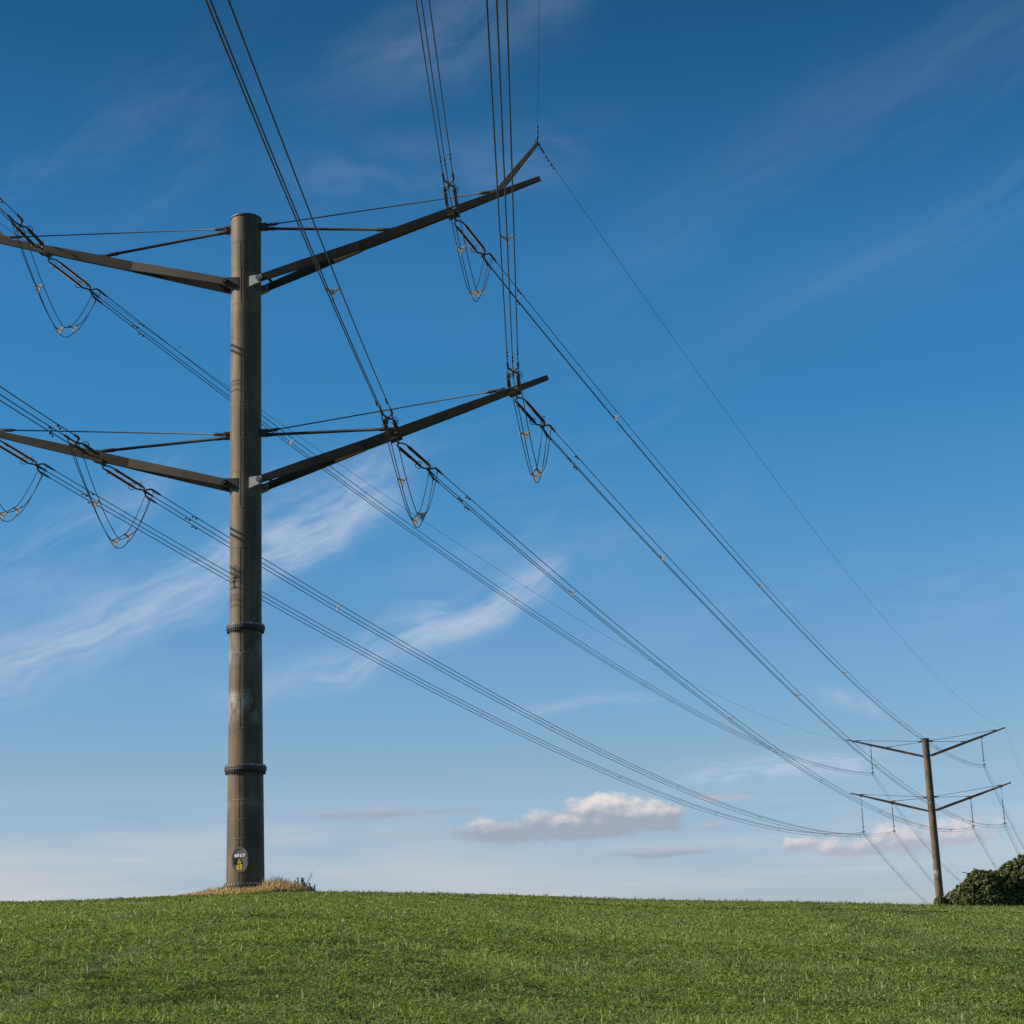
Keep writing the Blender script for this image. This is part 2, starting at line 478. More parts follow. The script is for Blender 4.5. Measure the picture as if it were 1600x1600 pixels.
def grid_mesh():
    rad = np.concatenate([[0.0], np.geomspace(1.0, 30, 50), np.linspace(31, 240, 180), np.geomspace(245, 5000, 60)])
    fine = np.radians(np.linspace(-30, 30, 361)); coarse = np.radians(np.linspace(30, 330, 101))[1:-1]
    an = np.concatenate([fine, coarse])
    na, nr = len(an), len(rad)
    RR, AA = np.meshgrid(rad[1:], an, indexing='ij')
    xs, ys = RR * np.sin(AA), RR * np.cos(AA)
    v = np.empty(((nr - 1) * na + 1, 3))
    v[0] = (0, 0, 0)
    v[1:, 0], v[1:, 1] = xs.ravel(), ys.ravel()
    v[1:, 2] = ground(xs, ys).ravel()
    f = [(0, 1 + (i + 1) % na, 1 + i) for i in range(na)]
    for k in range(nr - 2):
        b = 1 + k * na
        f += [(b + i, b + (i + 1) % na, b + na + (i + 1) % na, b + na + i) for i in range(na)]
    me = bpy.data.meshes.new('field_ground')
    me.from_pydata(v.tolist(), [], f)
    me.polygons.foreach_set('use_smooth', [True] * len(me.polygons))
    me.update()
    o = bpy.data.objects.new('field_ground', me); col.objects.link(o)
    m, n, p = mat('field_soil', 0.9, 0, 0.1)
    t = n.nodes.new('ShaderNodeTexCoord'); no = n.nodes.new('ShaderNodeTexNoise')
    no.inputs['Scale'].default_value = 3.0; no.inputs['Detail'].default_value = 8
    n.links.new(t.outputs['Object'], no.inputs['Vector'])
    r = n.nodes.new('ShaderNodeValToRGB')
    r.color_ramp.elements[0].position, r.color_ramp.elements[1].position = 0.35, 0.7
    r.color_ramp.elements[0].color = (0.045, 0.06, 0.018, 1); r.color_ramp.elements[1].color = (0.095, 0.125, 0.035, 1)
    n.links.new(no.outputs[0], r.inputs[0]); n.links.new(r.outputs[0], p.inputs['Base Color'])
    me.materials.append(m)
    tag(o, 'green grass field rising to a rounded hilltop', 'field', kind='structure')


grid_mesh()

# ------------------------------------------------------------------ pylons
PHU, PHI, PHO = 11.39, 8.01, 14.3           # distances of the phases along the arms
SLOPE = 0.2982                               # rise of the arms per metre
T1 = dict(x=-13.795, y=89.984, a=0.1361, top=39.70 + EYE, zU=35.726 + EYE, zL=24.636 + EYE, tU=16.1, tL=16.06)
T2 = dict(x=84.112, y=373.768, a=0.3495, top=43.171 + EYE, zU=39.452 + EYE, zL=28.229 + EYE, tU=16.3, tL=16.36)
_az3, _l3 = 0.332, 216.0
T3 = dict(x=84.112 + _l3 * math.sin(_az3), y=373.768 + _l3 * math.cos(_az3), a=0.332, top=23.6 + EYE, zU=23.6 - 3.72 + EYE, zL=23.6 - 14.94 + EYE, tU=16.3, tL=16.36)
for T in (T1, T2, T3):
    T['g'] = g1(T['x'], T['y'])


def armpt(T, side, d, lev, dy=0.0, dz=0.0):
    """world point at distance d along an arm of pylon T; dy away from the camera, dz up"""
    a = T['a']
    return Vector((T['x'] + side * d * math.cos(a) + dy * math.sin(a), T['y'] - side * d * math.sin(a) + dy * math.cos(a),
                   T['z' + lev] + SLOPE * d + dz))


def crossarm(T, side, lev, root, pole_r, near):
    """box-section arm: two legs from the pole that merge into one tapering beam"""
    z0 = T['z' + lev] - T['g']
    tip = T['tU'] if lev == 'U' else T['tL']
    up = Vector((-side * SLOPE, 0, 1)).normalized()
    sx = Vector((side, 0, 0))

    def p(d, y=0.0, dz=0.0): return Vector((side * d, y, z0 + SLOPE * d + dz))
    mb = MB()
    half = 0.72 if near else 0.5
    dm = 6.3 if near else 4.2
    k = 1.0
    d0 = pole_r + 0.12
    for s_ in (-1, 1):
        mb.beam([(p(d0, s_ * half), Y, up, 0.22 * k, 0.36 * k), (p(3.2, s_ * (half * 0.62 + 0.06)), Y, up, 0.26 * k, 0.42 * k),
                 (p(dm, s_ * 0.135), Y, up, 0.262 * k, 0.47 * k)], 0.62)
    mb.beam([(p(dm - 0.05), Y, up, 0.53 * k, 0.474 * k), (p(9.0), Y, up, 0.46 * k, 0.46 * k), (p(11.5), Y, up, 0.38 * k, 0.41 * k), (p(13.6), Y, up, 0.30 * k, 0.32 * k), (p(tip), Y, up, 0.22 * k, 0.24 * k)], 0.6)
    # cross tie between the legs, gusset at the merge
    mb.beam([(p(1.35, -half * 0.9), X, up, 0.12, 0.2), (p(1.35, half * 0.9), X, up, 0.12, 0.2)])
    for d in ((PHU,) if lev == 'U' else (PHI, PHO)):                   # hanger blocks under the phases
        hb = 0.235 if d < 10 else (0.2 if d < 12 else 0.15)
        mb.beam([(p(d - 0.3, 0, -hb * k - 0.04), Y, up, 0.62 * k, 0.09), (p(d + 0.3, 0, -hb * k - 0.04), Y, up, 0.62 * k, 0.09)])
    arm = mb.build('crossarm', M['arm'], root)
    if near:
        for s_ in (-1, 1):
            pb = MB()                                                   # bracket plate on the pole, pin through it
            zz = z0 + SLOPE * 0.9
            yy = s_ * (half + 0.03)
            a0, a1 = (0.42 if side > 0 else 0.18), pole_r + 0.34
            poly_ = [(side * a0, yy, zz - 0.42), (side * (a1 - 0.2), yy, zz - 0.22), (side * a1, yy, zz), (side * (a1 - 0.1), yy, zz + 0.2), (side * a0, yy, zz + 0.16)]
            pb.prism(poly_, (0, 0.14, 0))
            br = pb.build('bracket', M['galv' if side > 0 else 'arm'], root)
            pn = MB()
            c = Vector((side * (pole_r + 0.12), yy, zz + 0.0))
            pn.path([c - Y * 0.2, c + Y * 0.2], 0.15, 18, True)
            for g in range(6):
                q = c + Vector((math.cos(g * 1.047), 0, math.sin(g * 1.047))) * 0.09
                pn.path([q - Y * 0.23, q + Y * 0.23], 0.022, 6, False)
            pn.build('pin', M['bolt' if side > 0 else 'galv_dark'], br)
    return arm, p, up


def ties(T, side, lev, root, pole_r, p, near):
    """thin stay to the outer arm and a stout strut to its middle, both from one lug on the pole"""
    zt = (T['top'] - T['g'] - 0.45) if lev == 'U' else (T['zL'] - T['g'] + 3.0)
    L0 = Vector((side * (pole_r + 0.02), 0, zt))
    lug = MB()
    lug.box(L0 + Vector((side * 0.14, 0, -0.0)), X, Y, Z, 0.42, 0.3, 0.36)
    lug.path([L0 + Vector((side * 0.22, -0.24, 0.08)), L0 + Vector((side * 0.22, 0.24, 0.08))], 0.07, 8)
    lug.path([L0 + Vector((side * 0.22, -0.24, -0.11)), L0 + Vector((side * 0.22, 0.24, -0.11))], 0.07, 8)
    lug.build('lug', M['galv_dark'], root)
    de, ds = (13.6, 8.0) if near else (14.2, 7.9)
    hh = 0.17
    a = L0 + Vector((side * 0.25, 0, 0.08)); b = p(de, 0, hh + 0.1)
    u = (b - a).normalized(); ln = (b - a).length
    r = 0.036 if near else 0.045
    mb = MB()
    mb.path([a, a + u * 0.55, a + u * 0.75, a + u * 0.76, b - u * 0.9, b - u * 0.89, b - u * 0.6, b], [0.08, 0.10, 0.045, r, r, 0.045, 0.10, 0.07], 8)
    mb.prism([p(de - 0.35, 0, hh - 0.06), p(de + 0.3, 0, hh - 0.06), p(de + 0.2, 0, hh + 0.16), p(de - 0.2, 0, hh + 0.16)], (0, 0.16, 0))
    mb.build('stay', M['galv_dark'], root)
    a = L0 + Vector((side * 0.25, 0, -0.11)); b = p(ds, 0, 0.3)
    u = (b - a).normalized()
    r = 0.078 if near else 0.05
    mb = MB()
    mb.path([a, a + u * 0.5, a + u * 0.55, b - u * 0.85, b - u * 0.8, b - u * 0.1], [0.1, 0.1, r, r, 0.11, 0.09], 10)
    mb.prism([p(ds - 0.4, 0, 0.2), p(ds + 0.35, 0, 0.2), p(ds + 0.15, 0, 0.36), p(ds - 0.15, 0, 0.38)], (0, 0.14, 0))
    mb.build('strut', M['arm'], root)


def bolt_ring(name, rc, z, h, nb, m, parent):
    """washer strip with a bolt standing on it at every pitch, one connected piece"""
    mb = MB(); n = nb * 4
    vs, fs = [], []
    for i in range(n):
        g = 2 * math.pi * (i + 0.5) / n
        hh = h if i % 4 in (1, 2) else h * 0.12
        for r_, zz in ((rc - 0.035, z), (rc - 0.035, z + hh), (rc + 0.035, z + hh), (rc + 0.035, z)): vs.append((r_ * math.cos(g), r_ * math.sin(g), zz))
    for i in range(n):
        j = (i + 1) % n
        for k in range(3): fs.append((i * 4 + k, j * 4 + k, j * 4 + k + 1, i * 4 + k + 1))
    mb.add(vs, fs)
    return mb.build(name, m, parent)


def flange(z, r, t, root, nb=44):
    mb = MB()
    mb.lathe([(r - 0.3, z + t * 0.5 + 0.004), (r, z + t * 0.5), (r, z + 0.012), (r - 0.012, z), (r, z - 0.012), (r, z - t * 0.5), (r - 0.3, z - t * 0.5 - 0.004)], 72, caps=False, smooth=False)
    f = mb.build('flange', M['galv_dark'], root)
    bolt_ring('bolt_ring', r - 0.075, z + t * 0.5, 0.085, nb, M['bolt'], f)
    bolt_ring('nut_ring', r - 0.075, z - t * 0.5, -0.15, nb, M['black'], f)
    return f


def pylon(T, near, label):
    root = empty('steel_pylon', (T['x'], T['y'], T['g']), -T['a'])
    tag(root, label, 'pylon', 'tubular steel pylons along the line')
    H = T['top'] - T['g']
    e = EYE
    if near:
        zf1, zf2 = 17.3 + e - T['g'], 10.15 + e - T['g']
        segs = [(0.95, -0.5), (0.945, 0.0), (0.885, zf2 - 0.1), (0.875, zf2 + 0.1), (0.822, zf1 - 0.1), (0.815, zf1 + 0.1), (0.805, H)]
        rad = lambda z: float(np.interp(z, [s[1] for s in segs], [s[0] for s in segs]))
        weld_z = [v + e - T['g'] for v in (6.67, 8.56, 7.6, 13.75, 12.1, 15.9, 21.4, 23.5, 25.5, 29.0, 27.2, 32.2, 34.7, 36.74, 38.22)]
        prof = []
        for (r0, z0), (r1, z1) in zip(segs[:-1], segs[1:]):
            prof.append((r0, z0))
            for wz in sorted(weld_z):
                if z0 + 0.05 < wz < z1 - 0.05:
                    rw = rad(wz)
                    prof += [(rad(wz - 0.05), wz - 0.05), (rad(wz - 0.032), wz - 0.032), (rw, wz - 0.03), (rw + 0.011, wz - 0.014), (rw + 0.011, wz + 0.014), (rw, wz + 0.03), (rad(wz + 0.032), wz + 0.032), (rad(wz + 0.05), wz + 0.05)]
        prof.append(segs[-1])
        mb = MB(); mb.lathe(prof, 96)
        # vertical weld beads, one per rolled section
        zz = sorted([0.6] + weld_z + [zf1, zf2, H - 1.2])
        for i, (za, zb) in enumerate(zip(zz[:-1], zz[1:])):
            if zb - za < 0.6 or i % 5 == 4: continue
            g = math.radians(-90 - 4 + (0.8 if i % 2 else -0.5))
            mb.path([(math.cos(g) * rad(z) * 1.001, math.sin(g) * rad(z) * 1.001, z) for z in (za + 0.05, zb - 0.05)], 0.014, 5, False)
        mb.build('shaft', M['shaft'], root)
        flange(zf1, 0.985, 0.17, root); flange(zf2, 1.05, 0.2, root)
        mb = MB(); mb.lathe([(0.9, 0.45), (1.1, 0.45), (1.1, 0.34), (1.1, -0.35), (0.9, -0.36)], 64, smooth=False, caps=False)
        bf = mb.build('base_flange', M['arm'], root)
        bolt_ring('bolt_ring', 1.02, 0.45, 0.11, 40, M['bolt'], bf)
        mb = MB(); mb.lathe([(0.83, H), (0.845, H + 0.02), (0.845, H + 0.09), (0.80, H + 0.12), (0.3, H + 0.16)], 64)
        mb.build('top_cap', M['galv_dark'], root)
        pr = 0.81
    else:
        mb = MB()
        segs = [(0.84, -2.0), (0.83, 0.0), (0.76, H * 0.55), (0.72, H)]
        mb.lathe(segs[:-1] + [(0.72, H)], 40)
        mb.build('shaft', M['shaft'], root)
        mb = MB(); mb.lathe([(0.70, H - 0.02), (0.86, H + 0.0), (0.86, H + 0.14), (0.4, H + 0.2)], 40, smooth=False); mb.build('top_cap', M['galv_dark'], root)
        for fz in (0.34, 0.6):
            mb = MB(); mb.lathe([(0.7, H * fz), (0.815, H * fz), (0.815, H * fz + 0.1), (0.7, H * fz + 0.1)], 40, smooth=False, caps=False); mb.build('flange', M['shaft'], root)
        pr = 0.73
    for lev in ('U', 'L'):
        for side in (-1, 1):
            arm, p, up = crossarm(T, side, lev, root, pr, near)
            ties(T, side, lev, root, pr, p, near)
            if near and lev == 'U':
                mb = MB()
                t_ = Vector((side * 16.02, 0, p(16.02).z + 2.05))
                b_ = p(13.75, 0, 0.12)
                u = (t_ - b_).normalized(); v = u.cross(Y)
                mb.beam([(b_ - u * 0.3, Y, v, 0.2, 0.3), (b_ + u * 0.9, Y, v, 0.19, 0.27), (t_, Y, v, 0.13, 0.16)])
                mb.box(t_ + u * 0.02, v, Y, u, 0.34, 0.2, 0.07)
                mb.build('earth_wire_horn', M['arm'], root)
    if near: hatch(root, rad, 5.64 + EYE - T['g'])
    return root


def hatch(root, rad, zc):
    """oval manhole with its raised collar, door and enamel signs"""
    g0 = math.radians(-90 - 0.5)
    n_ = Vector((math.cos(g0), math.sin(g0), 0)); t_ = Vector((-math.sin(g0), math.cos(g0), 0))
    R0 = rad(zc)
    d0 = R0 * 1.0 - 0.03

    def P(u, v, d): return n_ * (d0 + d) + t_ * u + Z * (zc + v)

    def oval(a, b, k=48):
        r_ = []
        for i in range(k):
            g = 2 * math.pi * i / k
            c, s = math.cos(g), math.sin(g)
            e = 2 / 2.3
            r_.append((a * math.copysign(abs(c) ** e, c), b * math.copysign(abs(s) ** e, s)))
        return r_
    mb = MB(); k = 48
    rings = [(0.415, 0.61, -0.12), (0.415, 0.61, 0.055), (0.345, 0.535, 0.055), (0.345, 0.535, 0.02)]
    vs = []
    for a, b, d in rings: vs += [P(u, v, d) for u, v in oval(a, b)]
    fs = []
    for r_ in range(3):
        for i in range(k): fs.append((r_ * k + i, r_ * k + (i + 1) % k, (r_ + 1) * k + (i + 1) % k, (r_ + 1) * k + i))
    mb.add(vs, fs)
    h = mb.build('hatch', M['hatch'], root)
    mb = MB(); mb.prism([P(u, v, 0.027) for u, v in oval(0.335, 0.525)], n_ * 0.03)
    mb.build('door', M['hatch'], h)
    mb = MB(); mb.prism([P(u, v, 0.052) for u, v in ((-0.325, -0.2), (-0.2, -0.2), (-0.2, 0.13), (-0.325, 0.13))], n_ * 0.05)
    mb.build('lock_cover', M['black'], h)
    for u0, u1 in ((-0.27, -0.03), (0.01, 0.27)):
        mb = MB(); mb.prism([P(u, v, 0.048) for u, v in ((u0, 0.13), (u1, 0.15), (u1, 0.285), (u0, 0.265))], n_ * 0.012)
        mb.build('white_plate', M['white'], h)
        mb = MB()                                                     # lines of small print, unreadable in the photo
        uc = (u0 + u1) / 2
        for dv_, hw in ((0.03, 0.045), (0.0, 0.055), (-0.03, 0.04)):
            if u0 < 0 and dv_ != 0: continue
            mb.prism([P(u, v, 0.056) for u, v in ((uc - hw * (0.4 if u0 < 0 else 1.3), 0.208 + dv_ - 0.006), (uc + hw * (0.4 if u0 < 0 else 1.3), 0.208 + dv_ - 0.006), (uc + hw * (0.4 if u0 < 0 else 1.3), 0.208 + dv_ + 0.006), (uc - hw * (0.4 if u0 < 0 else 1.3), 0.208 + dv_ + 0.006))], n_ * 0.004)
        mb.build('print', M['hatch'], h)
    mb = MB(); mb.prism([P(u, v, 0.048) for u, v in ((-0.175, -0.2), (0.155, -0.2), (-0.01, 0.115))], n_ * 0.012)
    wt = mb.build('warning_triangle', M['black'], h)
    mb = MB(); mb.prism([P(u, v, 0.056) for u, v in ((-0.12, -0.167), (0.10, -0.167), (-0.01, 0.045))], n_ * 0.006)
    mb.build('yellow_field', M['yellow'], wt)
    mb = MB(); mb.prism([P(u - 0.01, v - 0.135, 0.061) for u, v in ((0.012, 0.105), (-0.022, 0.045), (-0.002, 0.05), (-0.012, 0.0), (0.022, 0.06), (0.003, 0.055))], n_ * 0.005)
    mb.build('lightning_bolt', M['black'], wt)
    mb = MB(); mb.prism([P(u, v, 0.046) for u, v in ((-0.15, -0.47), (0.12, -0.47), (0.12, -0.21), (-0.15, -0.21))], n_ * 0.012)
    wl = mb.build('warning_label', M['yellow'], h)
    mb = MB()
    for v in (-0.235, -0.27, -0.305, -0.34, -0.375, -0.41):
        hw = 0.012 + 0.014 * ((v * 1000) % 3)
        mb.prism([P(u - 0.02, vv, 0.054) for u, vv in ((-0.02 - hw * 0.6, v - 0.007), (0.02 + hw * 0.6, v - 0.007), (0.02 + hw * 0.6, v + 0.007), (-0.02 - hw * 0.6, v + 0.007))], n_ * 0.004)
    mb.build('print', M['black'], wl)
    for v in (0.16, -0.04):                                           # hinges on the right rim
        mb = MB(); mb.path([P(0.40, v - 0.05, 0.09), P(0.40, v + 0.05, 0.09)], 0.03, 8); mb.build('hinge', M['galv_dark'], h)


pylon(T1, True, 'large brown steel pylon with oval hatch and yellow warning sign, standing in dry grass')
pylon(T2, False, 'slim distant steel pylon at the right, standing just left of the dark bushes')
pylon(T3, False, 'farthest pylon, hidden behind the dark bushes except for one crossarm tip')

# ------------------------------------------------------------------ conductors, insulators, jumpers
WIRE_R = 0.024
OFF = [(-0.25, 0.16), (0.25, 0.16), (0.0, -0.27)]        # the three wires of a bundle: side, up
BACK_AZ = 0.005
POS = {('U', 1): 'upper right', ('U', -1): 'upper left', ('I', 1): 'lower right inner', ('I', -1): 'lower left inner', ('O', 1): 'lower right outer', ('O', -1): 'lower left outer'}


def phase(k): return ('U', PHU) if k == 'U' else (('L', PHI) if k == 'I' else ('L', PHO))


def span(A, B, sag):
    """parabola from A to B as a function of horizontal distance"""
    A, B = Vector(A), Vector(B)
    L = (B - A).to_2d().length
    return L, lambda s: A.lerp(B, s / L) - Z * (4 * sag * (s / L) * (1 - s / L))


def sidevec(d):
    h = Vector((d.x, d.y, 0)).normalized()
    return Vector((h.y, -h.x, 0))                          # to the right of the running direction


def spacer(c, t, n, parent):
    """three-armed frame that keeps the wires apart"""
    up = n.cross(t).normalized()
    mb = MB()
    pts = [c + n * a + up * b for a, b in OFF]
    hub = c - up * 0.02
    for q in pts:
        mb.path([hub + (q - hub) * 0.25, q], [0.03, 0.026], 6)
        mb.path([q - t * 0.07, q + t * 0.07], 0.045, 8)
    mb.path([pts[0], c + up * 0.11, pts[1]], 0.02, 6)
    mb.prism([c + n * -0.1 + up * 0.08, c + n * 0.1 + up * 0.08, c - up * 0.2], t * 0.03)
    return mb.build('spacer', M['plate'], parent)


def damper(c, t, parent):
    """small dumbbell hung under the wire"""
    mb = MB()
    u = (t - Z * t.z).normalized()
    q = c - Z * 0.10
    mb.path([c + Z * 0.03, q], 0.022, 6)
    mb.path([q - u * 0.24, q + u * 0.24], 0.012, 5)
    for s_ in (-1, 1): mb.path([q + u * (s_ * 0.17), q + u * (s_ * 0.18), q + u * (s_ * 0.29), q + u * (s_ * 0.3)], [0.03, 0.05, 0.05, 0.03], 8)
    return mb.build('vibration_damper', M['galv_dark'], parent)


def bundle(f, s0, s1, spacers, dampers, label, group, r=WIRE_R, step=5.0):
    o0 = f(s0)
    root = empty('conductor_bundle', o0)
    tag(root, label, 'power cable', group)
    d = f(s1) - f(s0)
    n = sidevec(d)
    k = max(8, int((s1 - s0) / step))
    ss = [s0 + (s1 - s0) * i / k for i in range(k + 1)]
    for a, b in OFF:
        mb = MB(); mb.path([f(s) + n * a + Z * b - o0 for s in ss], r, 6)
        mb.build('conductor', M['wire'], root)
    for s in spacers:
        t = (f(s + 0.1) - f(s - 0.1)).normalized(); spacer(f(s) - o0, t, n, root)
    for i, s in enumerate(dampers):
        a, b = OFF[i % 3]; sg = 1 if s > s0 else -1
        t = (f(s + 0.1) - f(s - 0.1)).normalized(); damper(f(s) + n * a + Z * b - o0, t, root)
    return root


def rod(mb, a, b, r, sheds):
    """composite insulator: rod with sheds"""
    a, b = Vector(a), Vector(b)
    pts, rr = [], []
    for i in range(sheds):
        for q, rad_ in ((0.0, r), (0.42, r), (0.5, r * 1.75), (0.6, r * 1.7), (0.72, r)):
            pts.append(a.lerp(b, (i + q) / sheds)); rr.append(rad_)
    pts.append(b); rr.append(r)
    mb.path(pts, rr, 8, False)


def strain(A, f, sgn, label):
    """double tension string from A along the span curve f; returns the frame at the wire clamps"""
    LS = 4.9
    E = f(LS)
    u = (E - A).normalized()
    n = sidevec(u) * 1.0
    w_ = n.cross(u).normalized()
    if w_.z < 0: w_ = -w_
    root = empty('strain_insulator', A)
    tag(root, label, 'insulator', 'double tension insulators of the near pylon')

    def P(s, a=0.0, b=0.0): return u * s + n * a + w_ * b
    mb = MB()                                              # tower-end yoke: link and curved fork
    mb.path([P(-0.12), P(0.28)], 0.05, 8)
    for s_ in (-1, 1):
        mb.path([P(0.24), P(0.34, s_ * 0.12), P(0.44, s_ * 0.21), P(0.62, s_ * 0.25), P(0.92, s_ * 0.25)], [0.045, 0.04, 0.04, 0.04, 0.05], 8)
    mb.build('yoke', M['galv_dark'], root)
    for s_ in (-1, 1):
        mb = MB(); rod(mb, P(0.9, s_ * 0.25), P(3.72, s_ * 0.25), 0.05, 30)
        ins = mb.build('insulator', M['insul'], root)
        mb = MB()                                          # arcing rings: open loops at the line end, a small horn at the tower end
        c = P(3.55, s_ * 0.27); ax = (u * 0.75 + n * (s_ * 0.55)).normalized()
        e1 = ax.cross(w_).normalized(); e2 = ax.cross(e1).normalized()
        mb.path([c + (e1 * math.cos(g) + e2 * math.sin(g)) * 0.2 for g in [0.5 + 5.4 * i / 18 for i in range(19)]], 0.02, 6)
        mb.path([c, c + (e1 * math.cos(3.2) + e2 * math.sin(3.2)) * 0.2], 0.02, 6)
        mb.build('arcing_ring', M['galv_dark'], ins)
        mb = MB()
        c = P(1.12, s_ * 0.27)
        mb.path([c + (e1 * math.cos(g) + e2 * math.sin(g)) * 0.12 for g in [0.3 + 4.0 * i / 10 for i in range(11)]], 0.016, 6)
        mb.build('arcing_horn', M['galv_dark'], ins)
    mb = MB()                                              # line-end yoke: fork in, neck, three arms out
    for s_ in (-1, 1):
        mb.path([P(3.70, s_ * 0.25), P(3.92, s_ * 0.25), P(4.08, s_ * 0.19), P(4.2, s_ * 0.07), P(4.24)], 0.048, 8)
    mb.path([P(4.2), P(4.42)], 0.075, 8)
    ends = []
    for a, b in OFF:
        mb.path([P(4.38), P(4.5, a * 0.5, b * 0.55), P(4.62, a * 0.95, b * 0.9), P(4.85, a, b)], 0.046, 8)
    mb.build('yoke', M['galv_dark'], root)
    for a, b in OFF:
        mb = MB()
        mb.path([P(4.72, a, b), P(4.74, a, b), P(5.45, a, b), P(5.75, a, b), P(5.76, a, b)], [0.04, 0.062, 0.062, 0.04, WIRE_R], 8)
        mb.path([P(5.0, a, b), P(4.95, a, b - 0.06), P(4.92, a, b - 0.2)], [0.05, 0.045, 0.03], 8)
        mb.build('clamp', M['galv_dark'], root)
        ends.append(A + P(4.92, a, b - 0.2))
    return root, ends, n


def jumper(eb, ef, label):
    """three slack cables that carry the current under the arm, held apart by triangular plates"""
    c0 = (eb[0] + eb[1] + eb[2]) / 3
    root = empty('jumper_loop', c0)
    tag(root, label, 'jumper cable', 'jumper loops below the crossarms')
    D = 3.72

    def pt(i, s):
        if s < 0.55: drop = D * (1 - (1 - s / 0.55) ** 1.4)
        elif s < 0.72: drop = D * (1 - 0.2 * (s - 0.55) / 0.17) + 0.2 * math.sin((s - 0.55) / 0.17 * math.pi) * (1.0 if i == 2 else 0.3)
        else: drop = 0.80 * D * (1 - ((s - 0.72) / 0.28) ** 1.3)
        q = eb[i].lerp(ef[i], s)
        # the bundle keeps its triangle: ease each wire from its clamp to the plate spacing
        m = (eb[0] + eb[1] + eb[2]).lerp(ef[0] + ef[1] + ef[2], s) / 3
        nn = sidevec(m - c0) if (m - c0).length > 0.5 else sidevec((ef[0] - eb[0]))
        e = min(1.0, min(s / 0.25, (1 - s) / 0.28)); e = e * e * (3 - 2 * e)
        a, b = [(-0.22, 0.17), (0.22, 0.17), (0.0, -0.24)][i]
        nn = sidevec(ef[0] - eb[0])
        q = q.lerp(m + nn * a + Z * b, e)
        return q - Z * drop
    for i in range(3):
        mb = MB(); mb.path([pt(i, s / 44) - c0 for s in range(45)], WIRE_R * 0.95, 6)
        mb.build('cable', M['wire'], root)
    for s in (0.28, 0.55, 0.72):
        q = [pt(i, s) for i in range(3)]
        t = (pt(2, s + 0.02) - pt(2, s - 0.02)).normalized()
        c = (q[0] + q[1] + q[2]) / 3
        mb = MB()
        ring = []
        for i in (0, 1, 2):
            j = (i + 1) % 3
            ring += [c + (q[i] - c) * 1.05, (q[i] + q[j]) / 2 + (c - (q[i] + q[j]) / 2) * 0.08]
        mb.prism([v - c0 for v in ring], t * 0.05)
        for v in q: mb.path([v - t * 0.06 - c0, v + t * 0.06 - c0], 0.05, 8)
        mb.build('spacer_plate', M['plate'], root)
    return root


def bottom(T, side, k, hang=None):
    lev, d = phase(k)
    return armpt(T, side, d, lev, 0, -(hang or (7.75 if k == 'O' else 6.1)))


def suspension(T, side, k, label):
    lev, d = phase(k)
    A = armpt(T, side, d, lev, 0, -0.27)
    B = bottom(T, side, k)
    ln = (A - B).length
    root = empty('suspension_insulator', A, -T['a'])
    tag(root, label, 'insulator', 'hanging insulators of the distant pylon')
    h0 = ln - 5.0
    mb = MB(); mb.path([(0, 0, 0.12), (0, 0, -h0)], 0.035, 6); mb.path([(0, 0, -h0 + 0.1), (0, 0, -h0 - 0.1)], 0.1, 8); mb.build('hanger', M['galv_dark'], root)
    mb = MB(); rod(mb, (0, 0, -h0), (0, 0, -ln + 1.0), 0.07, 26); mb.build('insulator', M['insul'], root)
    mb = MB()
    mb.path([(0.28 * math.cos(g), 0.28 * math.sin(g), -ln + 1.25) for g in [2 * math.pi * i / 16 for i in range(17)]], 0.035, 6)
    mb.path([(-0.28, 0, -ln + 1.25), (0.28, 0, -ln + 1.25)], 0.03, 6)
    mb.build('arcing_ring', M['galv_dark'], root)
    mb = MB()
    mb.path([(0, 0, -ln + 1.0), (0, 0, -ln + 0.4)], 0.06, 6)
    mb.prism([(-0.3, 0, -ln + 0.22), (0.3, 0, -ln + 0.22), (0.1, 0, -ln + 0.5), (-0.1, 0, -ln + 0.5)], (0, 0.08, 0))
    mb.path([(0, 0, -ln + 0.3), (0, 0, -ln - 0.24)], 0.05, 6)
    for a, b in OFF: mb.path([(a, -0.22, -ln + b), (a, 0.22, -ln + b)], 0.06, 8)
    mb.build('yoke', M['galv_dark'], root)
    return root


